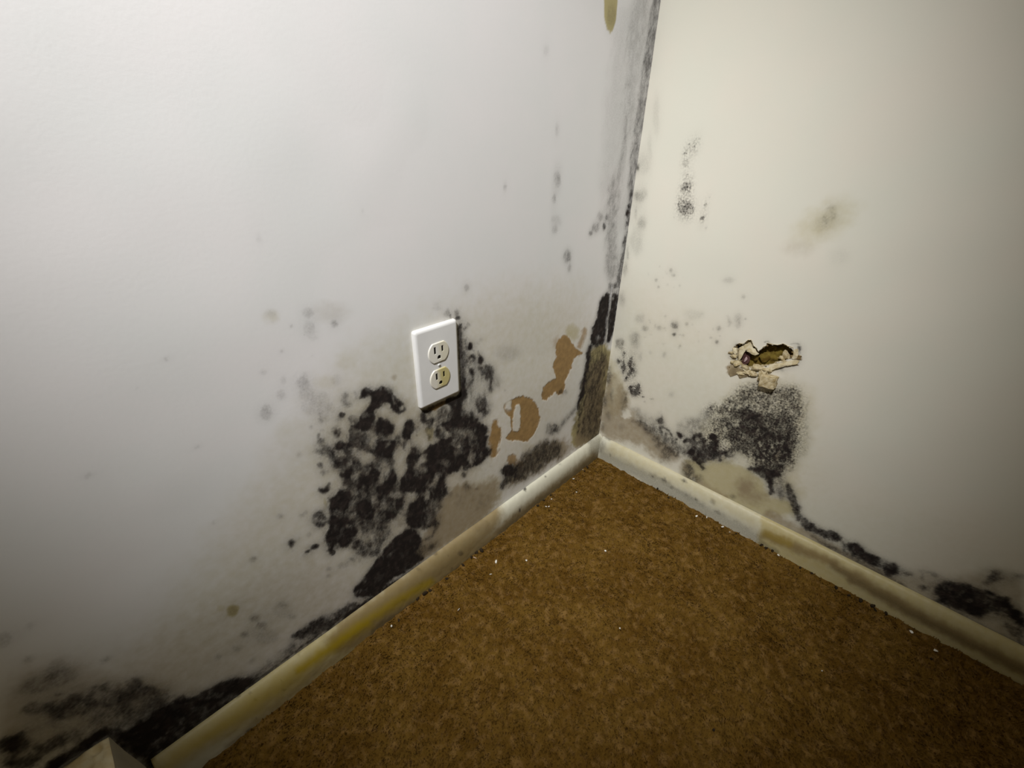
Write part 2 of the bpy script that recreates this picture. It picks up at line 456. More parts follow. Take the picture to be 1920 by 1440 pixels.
    s.ell('M', .85, 370, 1270, 160, 140, 3, 8); E(.4, 300, 1290, 50, 40, 4); s.ell('Y', .8, 480, 1000, 40, 120, 8)
    s.ell('M', .88, 450, 745, 98, 78, 2.5); E(.06, 440, 685, 84, 50, 3); s.stroke('M', .9, [(480, 750), (545, 640)], 42)
    s.stroke('M', .08, [(1220, 470), (1290, 370)], 34, mode='lerp'); E(.15, 1180, 712, 28, 32); E(.1, 430, 1305, 42, 18); E(.2, 1750, 840, 95, 55); E(.35, 950, 1250, 40, 70); E(.35, 920, 1405, 50, 30)
    for k in range(14):
        E(.1, 640 + 17 * ((k * 7) % 11), 40 + 13 * ((k * 5) % 9), 22, 12)
    E(.2, 810, 435, 14, 16); E(.25, 910, 285, 30, 24); E(.25, 940, 260, 20, 30); E(.3, 850, 765, 40, 10)

    # --- right side of the growth above the baseboard
    s.at(740, 840, 9.6)
    s.poly('M', .88, [(200, 0), (1780, -10), (1640, 200), (1540, 320), (1300, 380), (1260, 440), (1050, 420), (960, 480), (900, 640), (960, 760), (880, 900), (820, 1080), (730, 1100), (720, 1200), (780, 1300), (740, 1460), (200, 1460), (180, 1140), (380, 950), (420, 850), (200, 800), (80, 720), (100, 560), (200, 500)], 3, 7)
    s.poly('M', .98, [(560, -10), (1340, -10), (1330, 260), (1290, 370), (1100, 300), (1000, 430), (880, 430), (760, 440), (680, 560), (560, 600), (480, 560), (580, 440), (640, 350), (600, 200)], 3, 6)
    s.poly('M', .97, [(100, 560), (500, 520), (560, 600), (480, 740), (200, 800), (90, 730)], 3, 6)
    s.poly('M', .98, [(420, 870), (520, 900), (540, 1100), (500, 1460), (240, 1460), (170, 1180), (300, 1060)], 3, 6)
    L(.08, [(40, 0), (190, 0), (190, 200), (180, 500), (60, 600), (30, 400)]); L(.1, [(500, 110), (600, 90), (590, 220), (480, 310), (380, 420), (360, 380), (480, 230)], 2.5)
    s.stroke('M', .1, [(470, -40), (490, 40)], 70, mode='lerp'); s.stroke('M', .15, [(245, -20), (250, 80)], 50, mode='lerp'); s.stroke('M', .3, [(370, 400), (355, 480)], 24, mode='lerp')
    E(.58, 930, 270, 100, 70, 4); E(.4, 1390, 200, 55, 130, 4); E(.62, 1150, 80, 90, 60, 4)
    L(.3, [(680, 600), (740, 470), (840, 450), (800, 560), (700, 640)]); L(.55, [(570, 700), (660, 600), (760, 640), (620, 760), (560, 760)]); E(.22, 580, 850, 50, 80)
    L(.28, [(220, 830), (400, 800), (410, 900), (310, 1000), (240, 1080), (130, 1200), (140, 1460), (0, 1460), (20, 1250), (180, 1060), (230, 960)], 3); E(.5, 480, 400, 80, 50, 4)
    L(.68, [(560, 950), (820, 900), (860, 1040), (740, 1100), (720, 1300), (600, 1460), (540, 1460)], 5); E(.2, 800, 1170, 60, 70, 4)
    # blistered white crust
    s.poly('M', 0, [(890, 620), (960, 500), (1050, 460), (1170, 520), (1150, 380), (1200, 320), (1250, 400), (1300, 450), (1420, 330), (1560, 330), (1650, 200), (1750, 150), (1840, 210), (1920, 400), (1920, 900), (960, 900), (960, 720)], 2.2, 4, mode='lerp')
    s.poly('Y', .25, [(890, 620), (960, 500), (1050, 460), (1170, 520), (1200, 320), (1300, 450), (1420, 330), (1560, 330), (1750, 150), (1840, 210), (1700, 520), (1400, 700)], 4, 4)
    s.ell('M', .62, 1245, 490, 48, 60); s.ell('M', .34, 1280, 700, 60, 90, 4); s.ell('M', .45, 1360, 730, 34, 26); s.ell('M', .4, 1475, 735, 30, 22); s.ell('M', .3, 990, 830, 60, 60, 4)
    s.stroke('M', .4, [(820, 1240), (760, 1380)], 50)
    s.dots('M', .3, 1650, 300, 120, 90, 10, 8, 20); s.dots('M', .18, 1400, 950, 330, 160, 40, 12, 50)

    # --- lower tongue down to the baseboard
    s.at(560, 970, 9.6)
    s.poly('M', .95, [(560, 100), (900, -10), (1000, 130), (1060, 180), (1060, 300), (950, 420), (900, 540), (780, 560), (700, 480), (640, 520), (650, 660), (590, 680), (520, 620), (550, 540), (490, 440), (490, 280)], 2.2, 5)
    s.poly('M', .8, [(930, 430), (1100, 400), (1120, 500), (1080, 600), (960, 600)], 3, 6)
    s.poly('M', .56, [(1060, 180), (1500, 60), (1680, 260), (1500, 600), (1420, 740), (1100, 720), (1000, 620), (1120, 420)], 5, 9)
    E(.2, 1230, 360, 110, 70, 4); E(.2, 1700, 130, 90, 90, 4); E(.35, 900, 165, 45, 30); E(.5, 1040, 110, 40, 50)
    s.dots('M', .7, 1380, 330, 250, 250, 46, 10, 38); s.ell('M', .9, 1550, 180, 50, 40); s.ell('M', .8, 1600, 60, 70, 60)
    s.dots('M', .4, 1000, 800, 250, 70, 16, 10, 45)
    s.poly('M', .92, [(190, 540), (270, 470), (390, 480), (340, 560), (240, 600)], 2, 3); s.poly('M', .88, [(100, 630), (190, 560), (230, 590), (170, 660)], 2, 3); s.ell('M', .32, 120, 690, 60, 30)
    s.ell('M', .75, -130, 450, 75, 55, 2.5); s.ell('M', .6, -140, 500, 40, 60); s.ell('M', .3, -110, 600, 25, 20)
    s.poly('M', .97, [(1920, 220), (1700, 380), (1550, 560), (1400, 760), (1330, 860), (1180, 1060), (1080, 1200), (1000, 1260), (1000, 1330), (1080, 1460), (1360, 1440), (1620, 1200), (1780, 1080), (1920, 1000), (2300, 720), (2150, 650), (2250, 420), (2050, 160)], 3.5, 6)
    E(.72, 1180, 1130, 60, 50, 4); E(.7, 1650, 680, 60, 40, 4); E(.78, 1150, 1330, 110, 40, 4)
    s.ell('M', .34, 540, 920, 50, 34); s.ell('M', .42, 535, 1055, 35, 24); s.ell('M', .45, 950, 750, 60, 40, 3); s.ell('M', .28, 800, 860, 100, 40, 4)
    s.ell('M', .3, 190, 310, 50, 40, 3); s.ell('M', .22, 0, 380, 30, 30); s.ell('M', .35, 60, -40, 50, 30); s.ell('M', .35, 120, -90, 34, 40)
    s.ell('M', .3, -330, -20, 60, 45, 3); s.ell('M', .3, -850, 750, 40, 30, 3); s.ell('M', .34, -820, 720, 30, 40)
    s.at(700, 970, 9.6)
    s.poly('B', .9, [(800, 520), (1240, 320), (1340, 360), (1100, 600), (700, 900), (560, 800)], 8, 5); s.poly('M', .45, [(700, 560), (1000, 440), (1200, 420), (1060, 600), (700, 880), (500, 860)], 8, 6)
    s.stroke('M', .5, [(930, 420), (1050, 330), (1180, 110)], 60, 5)

    # --- the run along the baseboard to the left
    s.at(400, 1040, 6)
    s.poly('M', .78, [(1920, 560), (1560, 540), (1380, 620), (1180, 720), (1000, 830), (880, 940), (960, 970), (1160, 930), (1300, 850), (1450, 720), (1600, 600), (1900, 420), (1900, 200), (1560, 330)], 5, 7)
    s.ell('M', .95, 1040, 880, 70, 40, 4); s.ell('M', .85, 1240, 710, 50, 26, 3); E(.4, 1300, 690, 60, 40, 4); E(.55, 1080, 910, 40, 30, 3)
    s.stroke('M', .88, [(1560, 630), (1440, 710), (1300, 820), (960, 1060), (830, 1160), (500, 1400), (200, 1600)], 26, 2.5, 4)
    s.poly('M', .45, [(960, 930), (700, 1160), (480, 1330), (100, 1560), (480, 1440), (820, 1190), (1000, 1030)], 8, 7)
    s.stroke('B', .4, [(1900, 420), (1400, 760), (960, 1080), (480, 1430)], 120, 14)
    s.ell('Y', .95, 220, 630, 75, 75, 5); s.ell('M', .25, 220, 630, 60, 60, 5); s.ell('Y', .6, 80, 600, 70, 40, 5)
    for x, y, rx, ry, v in [(465, 710, 60, 48, .4), (540, 800, 60, 60, .42), (355, 900, 45, 40, .5), (270, 1055, 50, 30, .36), (50, 1150, 40, 30, .36), (780, 560, 60, 30, .32), (870, 700, 50, 28, .26), (450, 45, 40, 40, .36), (590, 920, 150, 80, .2), (440, 1200, 40, 30, .3),
                            (760, 620, 120, 100, .14), (640, 1200, 60, 30, .3), (780, 1100, 50, 26, .4)]:
        s.ell('M', v, x, y, rx, ry, 3.5, 5)

    # --- bottom left corner
    s.at(0, 1200, 6)
    s.poly('M', .3, [(180, 560), (280, 440), (420, 400), (560, 260), (760, 240), (900, 400), (820, 480), (480, 620), (280, 640)], 10, 10)
    s.poly('B', .5, [(200, 300), (700, 240), (1400, 420), (1900, 400), (1920, 700), (1200, 1000), (300, 1440), (0, 1440), (0, 1000)], 30, 12)
    for x, y, rx, ry, v in [(640, 390, 115, 42, .62), (830, 410, 70, 22, .42), (320, 215, 45, 40, .34), (1185, 215, 45, 32, .4), (340, 470, 75, 40, .46), (430, 575, 75, 35, .52), (670, 610, 70, 18, .72), (510, 783, 16, 14, .95), (350, 770, 110, 70, .42),
                            (1400, 650, 140, 70, .72), (1290, 560, 180, 100, .42), (1500, 460, 120, 50, .5), (700, 790, 220, 80, .66), (1000, 720, 90, 34, .74), (1150, 510, 130, 26, .62), (930, 640, 130, 40, .52), (880, 520, 80, 30, .36), (60, 1180, 140, 80, .8), (200, 1170, 150, 90, .88), (250, 1070, 70, 40, .7)]:
        s.ell('M', v, x, y, rx, ry, 4, 7, rot=-.25)
    s.poly('M', .55, [(380, 760), (720, 620), (1080, 560), (1400, 480), (1560, 420), (1700, 480), (1920, 600), (1920, 900), (1500, 980), (1050, 980), (860, 860), (640, 900), (420, 860)], 6, 10)
    E(.3, 1130, 640, 70, 60, 5); E(.42, 1150, 830, 200, 90, 8); E(.35, 1540, 700, 50, 24, 4); E(.3, 650, 960, 160, 60, 8); E(.3, 850, 1100, 90, 50, 8)
    s.poly('M', .97, [(1560, 960), (1700, 820), (1850, 730), (2000, 700), (2150, 720), (2160, 840), (2000, 930), (1860, 1060), (1740, 1200), (1600, 1230), (1440, 1130), (1340, 1050)], 5, 7)
    s.poly('M', .9, [(1920, 720), (1950, 640), (2080, 590), (2160, 690), (2300, 640), (2400, 520), (2600, 440), (2900, 420), (2860, 500), (2600, 640), (2300, 800), (2100, 900)], 4.5, 7)
    s.poly('M', .95, [(460, 1440), (560, 1340), (720, 1260), (900, 1150), (1150, 980), (1260, 980), (1200, 1060), (900, 1260), (700, 1440)], 5, 6)
    s.poly('M', .75, [(0, 1300), (300, 1260), (520, 1340), (420, 1460), (0, 1460)], 10, 8); s.poly('M', .6, [(280, 1180), (800, 1000), (1100, 960), (800, 1180), (480, 1330)], 12, 8)
    E(.45, 2250, 780, 60, 30, 4); E(.5, 1680, 1220, 110, 30, 5); E(.55, 2060, 650, 60, 20, 3)

    s.poly('M', .93, [(1200, 980), (1360, 1000), (1560, 1120), (1700, 1200), (1640, 1320), (1480, 1260), (1250, 1060)], 4, 5)  # shade between baseboard end and block, painted dark through the mould field
    s.at(0, 0, 1)
    s.stroke('M', .86, [(285, 1418), (370, 1362), (455, 1303)], 22, 4, 4); s.stroke('M', .55, [(455, 1303), (540, 1244), (640, 1172)], 12, 4, 3); s.stroke('M', .9, [(655, 1158), (760, 1090), (800, 1064)], 22, 3, 4); s.stroke('M', .4, [(800, 1062), (930, 960)], 8, 4, 3)
    s.stroke('M', .8, [(861.5, 612), (868, 738)], 9, 1.5, 1); s.stroke('M', .7, [(793, 770), (868, 740)], 6, 1.5, 1)  # mould plus painted plate shadow along its right and lower edges
    s.stroke('M', .92, [(80, 1450), (199, 1369), (292, 1440)], 18, 3, 3)
    s.poly('M', .8, [(205, 1385), (300, 1330), (455, 1260), (465, 1296), (290, 1420), (265, 1424)], 4, 5)
    # --- above and right of the socket
    s.at(800, 560, 12)
    s.ell('M', .36, 460, 310, 75, 100, 3); s.stroke('M', .7, [(540, 380), (545, 480)], 30, 1.5); s.ell('M', .38, 680, 330, 62, 90, 3); s.ell('M', .8, 705, 440, 60, 40, 2); s.ell('M', .55, 400, 515, 42, 20)
    s.stroke('M', .62, [(780, 580), (830, 690), (860, 640)], 38, 2); s.stroke('M', .42, [(890, 650), (920, 540), (970, 600)], 42, 2.5); s.ell('M', .25, 800, 510, 70, 50, 4)
    s.ell('M', .22, 260, 215, 60, 34, 3); s.ell('M', .22, 150, 220, 28, 20); s.ell('M', .12, 220, 130, 60, 50, 4)
    s.ell('M', .46, 800, 830, 30, 36); s.ell('M', .5, 830, 970, 60, 120, 3); s.ell('M', .35, 890, 880, 40, 60, 3); s.ell('M', .7, 862, 1125, 26, 52, 2); s.ell('M', .98, 988, 1090, 66, 105, 1.8, 3); s.ell('M', .95, 1060, 1168, 26, 24)
    s.ell('M', .26, 1210, 930, 36, 40, 3); s.ell('M', .22, 1110, 1015, 60, 50, 4); s.ell('M', .14, 1650, 1230, 150, 60, 8)
    s.at(840, 640, 12)
    s.poly('M', .55, [(290, 100), (420, 60), (440, 270), (470, 500), (400, 700), (380, 800), (310, 820)], 4, 7)
    s.poly('M', .85, [(470, 330), (560, 260), (630, 310), (640, 420), (600, 470), (480, 500), (470, 400)], 2.2, 4); E(.3, 535, 410, 36, 36); s.ell('M', .5, 540, 480, 90, 60, 3)
    s.poly('M', .96, [(660, 430), (700, 350), (780, 350), (800, 420), (770, 500), (680, 520)], 2, 4); s.stroke('M', .85, [(675, 230), (712, 350)], 32, 1.5); s.poly('M', .92, [(650, 540), (770, 540), (740, 640), (680, 670)], 2, 4); E(.45, 715, 550, 28, 26)
    s.poly('M', .96, [(480, 620), (590, 590), (600, 760), (560, 790), (470, 760), (460, 700)], 2.2, 4); s.poly('M', .75, [(410, 740), (470, 740), (440, 800), (400, 800)], 2, 3); s.poly('M', .93, [(320, 820), (400, 820), (380, 920), (340, 930)], 2, 3)
    s.poly('M', .66, [(400, 820), (590, 780), (560, 900), (500, 1050), (430, 1180), (400, 1440), (330, 1440), (310, 1100)], 4, 6)
    s.poly('M', .97, [(290, 1080), (420, 1020), (415, 1180), (380, 1320), (200, 1440), (-100, 1440), (-60, 1300), (290, 1150)], 2.2, 4)  # shadow zone under the plate corner, painted through the mould field
    s.poly('M', .7, [(800, 500), (930, 520), (1040, 640), (1030, 760), (1010, 950), (1000, 1080), (960, 1100), (930, 950), (880, 820), (780, 740), (700, 740), (760, 640)], 3.5, 5)
    s.stroke('M', .88, [(900, 640), (960, 780), (980, 900), (975, 1070)], 50, 2.5); s.poly('M', .28, [(1040, 660), (1200, 850), (1180, 1060), (1000, 1080)], 5, 6); s.poly('M', .7, [(680, 1250), (800, 1260), (900, 1460), (600, 1460)], 4, 5)
    s.ell('M', .5, 780, 890, 40, 60, 3); s.ell('M', .36, 830, 980, 22, 100, 2.5); s.ell('M', .42, 730, 770, 90, 60, 4); s.ell('M', .16, 1290, 300, 90, 90, 6); s.ell('M', .3, 1280, 1100, 20, 22); s.ell('M', .2, 720, 1150, 50, 50, 4); s.ell('M', .3, 540, 930, 80, 60, 5)

    s.poly('M', .42, [(300, 250), (700, 450), (1000, 640), (1040, 1060), (900, 1260), (1000, 1500), (700, 1500), (420, 1180), (310, 1000)], 9, 8)
    s.ell('M', .16, 720, 1040, 150, 190, 10, 7, mode='lerp', rot=.5); s.stroke('M', .2, [(620, 620), (620, 800), (590, 900)], 60, 5, 4, mode='lerp'); s.poly('M', .74, [(700, 1270), (840, 1290), (900, 1440), (920, 1640), (840, 1760), (700, 1640), (640, 1440)], 8, 7)
    s.stroke('M', .78, [(880, 560), (960, 740), (985, 900), (975, 1080)], 90, 7, 6)
    # --- bare kraft paper where the paint peeled
    s.at(860, 560, 4)
    s.poly('T', 1, [(765, 290), (800, 260), (840, 320), (870, 360), (900, 390), (930, 400), (910, 425), (870, 440), (850, 500), (820, 560), (795, 620), (800, 680), (770, 720), (740, 720), (725, 690), (690, 730), (650, 765), (625, 760), (620, 680), (650, 650), (700, 600), (730, 600), (705, 520), (710, 480), (740, 440), (720, 350)], 1.6, 3)
    s.stroke('T', .75, [(945, 240), (930, 300), (905, 360)], 34, 3); s.ell('Y', .7, 850, 250, 60, 70, 8); s.ell('T', .45, 740, 340, 30, 50, 4); s.ell('M', .4, 770, 700, 40, 20, 2)
    s.poly('T', 1, [(440, 740), (500, 730), (560, 760), (600, 830), (610, 900), (590, 980), (550, 1040), (500, 1080), (440, 1060), (350, 1060), (370, 1020), (395, 980), (380, 880), (340, 830), (345, 790), (380, 760)], 1.6, 3)
    s.poly('T', 0, [(430, 790), (460, 790), (460, 960), (440, 1000), (400, 990), (408, 860)], 1.5, 2, mode='lerp'); s.ell('T', 0, 375, 800, 22, 40, 3, mode='lerp')
    s.poly('T', 1, [(250, 920), (290, 900), (310, 980), (320, 1060), (290, 1120), (280, 1200), (240, 1180), (235, 1000)], 2.5, 4)
    s.ell('T', .9, 400, 1215, 36, 44, 3); s.ell('T', .6, 450, 1240, 40, 30, 4); s.ell('Y', .45, 520, 1120, 90, 50, 8); s.ell('T', 0, 408, 1250, 5, 14, 1, mode='lerp')
    s.poly('M', .5, [(655, 960), (700, 930), (760, 960), (740, 1020), (660, 1020)], 4, 6); s.ell('M', .75, 720, 985, 26, 20, 2.5); s.stroke('M', .4, [(760, 950), (850, 860), (890, 810)], 34, 5); s.ell('M', .6, 655, 1055, 16, 12)
    s.ell('M', .14, 370, 410, 90, 60, 8); s.ell('M', .14, 350, 688, 8, 8)
    s.poly('M', .62, [(330, 1290), (400, 1250), (500, 1160), (640, 1070), (740, 1060), (800, 1150), (600, 1290), (470, 1370), (330, 1420)], 7, 8); s.poly('Y', .6, [(330, 1290), (640, 1060), (860, 1100), (470, 1380), (330, 1420)], 12, 8); s.poly('B', .7, [(470, 1180), (640, 1070), (800, 1050), (860, 1150), (600, 1290), (470, 1370), (330, 1420)], 9, 8)
    s.ell('M', .97, 380, 1290, 60, 55, 4); s.stroke('M', .75, [(360, 1340), (330, 1410)], 40, 4); s.ell('M', .72, 430, 1320, 90, 50, 7)
    s.stroke('M', .5, [(700, 1080), (640, 1080), (540, 1150)], 40, 4)

    # --- the corner strip
    s.at(860, 560, 4)
    s.poly('Y', 1.0, [(990, 350), (1140, 340), (1130, 600), (1080, 800), (1060, 1040), (850, 1130), (840, 1000), (900, 820), (930, 620)], 5, 5); s.poly('B', .9, [(960, 520), (1120, 400), (1090, 700), (1058, 1040), (900, 1130), (860, 1100), (950, 760)], 8, 7)
    s.poly('M', .42, [(990, 350), (1130, 340), (1060, 1040), (960, 1090), (900, 900), (930, 620)], 6, 8)
    for x, y, rx, ry, v in [(1080, 560, 22, 70, .6), (1000, 690, 40, 70, .55), (970, 600, 26, 90, .55), (1040, 790, 14, 40, .6), (1010, 900, 16, 60, .5), (970, 860, 20, 120, .5), (1040, 960, 20, 70, .45), (930, 1010, 20, 60, .35), (880, 940, 18, 60, .4)]:
        s.ell('M', v, x, y, rx, ry, 4, 6)
    s.stroke('M', .1, [(940, 700), (920, 830), (900, 960)], 26, 3, mode='lerp')
    s.stroke('M', .9, [(985, 360), (955, 560), (930, 700), (905, 760), (895, 820)], 34, 3)
    s.poly('M', .96, [(1088, -40), (1140, -40), (1115, 200), (1090, 330), (1060, 360), (985, 355), (1000, 230), (1040, 100)], 3, 5)
    s.poly('M', .92, [(1146, -40), (1196, -40), (1172, 160), (1140, 325), (1102, 330), (1118, 200)], 2, 3)
    s.stroke('M', .04, [(1143, -70), (1136, 20), (1116, 160), (1097, 330), (1075, 480), (1070, 700)], 13, 1.2, 1.5, mode='lerp', alpha=.95)
    E(.1, 1158, 0, 8, 8, 1); E(.4, 1050, 290, 10, 16)
    s.at(1100, 280, 9)
    s.poly('M', .42, [(1110, -2650), (1320, -2650), (1110, -1300), (892, 0), (692, 1440), (620, 1440), (700, 600), (745, 0), (905, -1200)], 4, 4); s.poly('M', .22, [(740, -2650), (1140, -2650), (910, -1200), (745, 0), (560, 0), (600, -1200)], 10, 7)
    s.poly('M', .3, [(340, 650), (520, 300), (640, -600), (720, -900), (700, 0), (560, 700), (520, 1440), (560, 2200), (330, 2200), (320, 1440)], 7, 6)
    s.poly('M', .12, [(250, 0), (500, -2400), (800, -2400), (760, 0), (700, 1440), (250, 1440)], 14, 8)
    s.poly('M', .6, [(745, 600), (805, 600), (690, 1440), (600, 2300), (540, 2700), (470, 2700), (560, 2200), (640, 1440)], 3, 4)
    s.poly('M', .55, [(640, 1440), (700, 1440), (660, 1900), (620, 2200), (480, 2400), (500, 2100)], 4, 5)
    for x, y, rx, ry, v in [(765, 640, 16, 22, .9), (738, 770, 34, 70, .7), (706, 965, 26, 42, .98), (690, 1080, 30, 62, .92), (675, 1240, 20, 30, .92), (370, 700, 22, 46, .42), (340, 1150, 30, 50, .6), (300, 1300, 20, 60, .75), (150, 1320, 70, 90, .34), (230, 1150, 60, 90, .28), (70, 1420, 40, 40, .4), (860, 300, 24, 50, .85), (400, 2350, 40, 140, .42), (460, 2300, 60, 60, .5)]:
        s.ell('M', v, x, y, rx, ry, 2.5, 4)
    s.at(980, 0, 3.43)
    s.ell('M', .4, 225, 1155, 22, 44, 3); s.ell('M', .42, 205, 1278, 12, 24, 2.5); s.ell('M', .25, 222, 830, 12, 26, 3); s.ell('M', .16, 152, 322, 22, 22, 4); s.ell('M', .3, 690, 545, 12, 10); s.ell('M', .35, 285, 1650, 24, 46, 3); s.ell('M', .24, 300, 1720, 18, 26, 3); s.ell('M', .14, 215, 1420, 30, 40, 4); s.ell('M', .12, 690, 430, 30, 50, 5)
    # yellow run of old glue at the top
    s.poly('Y', 1, [(525, -90), (520, 60), (528, 130), (545, 195), (562, 214), (582, 190), (605, 110), (610, 0), (612, -90)], 1.5, 1.5)
    s.ell('M', .2, 570, 100, 30, 80, 3)
    s.at(860, 560, 4)
    for x, w in ((1110, 22), (1075, 26), (1035, 30), (990, 26), (955, 30)):
        s.stroke('M', .62 if w > 25 else .45, [(x - 0, 380 + (1110 - x)), (x - 28, 640), (x - 46, 880), (x - 56, 1000)], w, 4, 7)
    # far specks
    s.at(0, 0, 1)
    for x, y, r, v in [(947, 350, 3, .45), (680, 398, 2.5, .3), (485, 447, 4, .2), (312, 672, 4, .35), (165, 892, 4, .3), (370, 838, 3, .3), (255, 728, 2, .2), (400, 980, 3, .25), (875, 540, 5, .3), (1040, 430, 6, .2), (1023, 97, 5, .14), (8, 1200, 12, .25), (55, 1175, 6, .2)]:
        s.ell('M', v, x, y, r, r * 1.3, 1.5, 1.5)


# ---------------------------------------------------------------- the stains of the right wall
def paint_right(s):
    s.at(0, 0, 1)
    s.poly('Y', .14, [(1130, 520), (1350, 600), (1560, 860), (1560, 1000), (1400, 960), (1130, 830)], 60, 15)
    s.poly('Y', .10, [(1540, 900), (1920, 1000), (1920, 1230), (1400, 980)], 60, 15)
    s.at(1120, 600, 4)
    # brown damp in the corner
    s.poly('B', .75, [(110, 400), (200, 520), (240, 650), (330, 760), (480, 900), (640, 1010), (540, 1090), (300, 920), (20, 880), (0, 700), (60, 480)], 9, 8)
    s.poly('Y', .5, [(110, 300), (190, 420), (260, 640), (60, 760), (40, 500)], 12, 8)
    for x, y, rx, ry, v in [(80, 420, 14, 60, .6), (55, 600, 20, 50, .4), (110, 560, 12, 50, .35), (200, 600, 24, 80, .35), (80, 720, 20, 40, .3), (40, 800, 16, 30, .3), (180, 800, 20, 20, .2)]:
        s.ell('M', v, x, y, rx, ry, 4, 6)
    s.poly('B', 0, [(195, 670), (240, 660), (260, 720), (220, 740), (190, 720)], 3, 4, mode='lerp'); s.ell('B', .3, 125, 520, 20, 70, 5, mode='lerp')
    # olive and yellow damp under the growth
    s.poly('Y', .8, [(640, 1060), (720, 1030), (830, 1060), (980, 1030), (1140, 1110), (1250, 1210), (1290, 1320), (1450, 1330), (1520, 1480), (1000, 1460), (750, 1220)], 10, 8)
    s.ell('B', .9, 1115, 1260, 70, 70, 14, 7); s.ell('B', .7, 1180, 1330, 90, 50, 14, 7); s.ell('B', .6, 880, 1290, 60, 24, 6, rot=.5); s.stroke('B', .7, [(760, 1210), (860, 1280), (960, 1330)], 40, 6)
    s.ell('M', .5, 685, 1130, 46, 80, 6); s.ell('M', .4, 740, 1190, 50, 40, 6); s.ell('Y', .7, 690, 1130, 60, 90, 10); s.ell('M', .3, 1015, 1330, 26, 20, 3)
    s.poly('M', .30, [(430, 740), (480, 690), (490, 770), (590, 880), (690, 980), (740, 1080), (600, 1010), (480, 900), (300, 760), (250, 640)], 9, 8)
    s.poly('M', .34, [(560, 820), (700, 730), (840, 670), (1000, 600), (1020, 800), (900, 850), (700, 880)], 12, 10); s.poly('Y', .4, [(960, 560), (1100, 430), (1560, 470), (1640, 700), (1560, 1100), (1480, 1300), (1200, 1200), (950, 1000), (700, 900), (840, 680)], 24, 12)
    # bridge of grey between the corner and the growth
    s.at(1170, 780, 9.6)
    s.poly('M', .52, [(140, 60), (330, 30), (560, 200), (700, 220), (900, 400), (1150, 560), (1200, 700), (1000, 740), (760, 760), (600, 520), (400, 320)], 7, 9)
    s.poly('M', .4, [(600, 480), (800, 540), (1000, 680), (800, 820), (660, 800), (700, 650)], 9, 8)
    s.stroke('M', .88, [(700, 180), (760, 240), (830, 290), (880, 370)], 26, 2, 3); s.poly('M', .8, [(580, 60), (700, -20), (710, 150), (620, 160)], 3, 4); s.ell('M', .6, 670, 230, 60, 80, 4)
    s.poly('M', .92, [(930, 260), (990, 280), (1060, 340), (1060, 410), (980, 400), (940, 330)], 2, 4)
    s.poly('M', .8, [(1060, 400), (1200, 320), (1450, 300), (1480, 420), (1700, 420), (1720, 540), (1920, 560), (1920, 740), (1500, 820), (1250, 760), (1130, 650), (1200, 560), (1080, 470)], 4, 9)
    for x, y, rx, ry, v in [(930, 490, 28, 14, .9), (1060, 585, 30, 16, .85), (1220, 660, 90, 60, .95), (1620, 380, 70, 70, .95), (1680, 480, 60, 60, .95), (1800, 640, 70, 60, .97), (1260, 380, 50, 60, .85), (1100, 450, 40, 40, .9), (850, 590, 30, 24, .65), (1640, 620, 50, 60, .92), (950, 420, 20, 20, .85)]:
        s.ell('M', v, x, y, rx, ry, 2.5, 4)
    E = lambda v, x, y, rx, ry=None, soft=2.5: s.ell('M', v, x, y, rx, ry, soft, 4, mode='lerp')
    E(.25, 1090, 310, 34, 34); E(.45, 1380, 540, 60, 40, 4); E(.2, 1500, 490, 30, 26); E(.35, 1330, 420, 30, 30); E(.3, 1800, 500, 80, 60, 4)
    s.poly('M', .85, [(1150, 700), (1500, 780), (1600, 800), (1460, 830), (1400, 860), (1470, 940), (1440, 1000), (1370, 930), (1330, 880), (1230, 830)], 4, 6)
    s.poly('B', .6, [(1000, 900), (1060, 830), (1150, 860), (1200, 980), (1310, 1090), (1320, 1140), (1150, 1050)], 8, 6); s.poly('M', .35, [(1040, 850), (1120, 830), (1190, 940), (1300, 1080), (1310, 1130), (1180, 1050)], 6, 6)
    # the big speckled growth below the hole
    s.at(1330, 680, 9.6)
    big = [(300, 700), (420, 620), (520, 470), (640, 420), (880, 440), (1100, 460), (1250, 420), (1500, 430), (1640, 520), (1700, 640), (1700, 900), (1680, 1200), (1640, 1500), (1650, 1700), (1560, 1800), (1460, 1950), (1340, 2050), (1220, 2100), (1040, 2090), (880, 2000), (720, 1960), (680, 1880), (740, 1760), (520, 1700), (340, 1720), (0, 1780), (-60, 1500), (60, 1200), (60, 1000), (-100, 900), (-140, 830), (100, 770)]
    s.poly('S', 1, [(x + (-60 if x < 800 else 90), y - 90) for x, y in big], 12, 10)
    s.poly('M', .47, big, 9, 12)
    s.poly('M', .70, [(420, 780), (900, 760), (1200, 850), (1560, 900), (1600, 1200), (1580, 1500), (1500, 1800), (1330, 1980), (1040, 2000), (760, 1900), (760, 1720), (480, 1640), (300, 1640), (260, 1200), (200, 1000), (380, 900)], 12, 12)
    s.poly('M', .80, [(480, 820), (940, 800), (1100, 960), (1100, 1300), (900, 1400), (500, 1350), (380, 1100)], 16, 12)
    s.poly('M', .87, [(760, 1250), (1400, 1100), (1560, 1500), (1460, 1800), (1280, 2000), (1000, 2000), (860, 1960), (740, 1820), (800, 1600)], 14, 12)
    s.poly('M', .88, [(700, 1880), (860, 1820), (1300, 1880), (1300, 2020), (1180, 2100), (1160, 2300), (1120, 2360), (1060, 2300), (1040, 2140), (900, 2020), (740, 1950)], 5, 7)
    s.poly('M', .6, [(1180, 2080), (1320, 2000), (1350, 2150), (1240, 2250), (1160, 2300)], 8, 8)
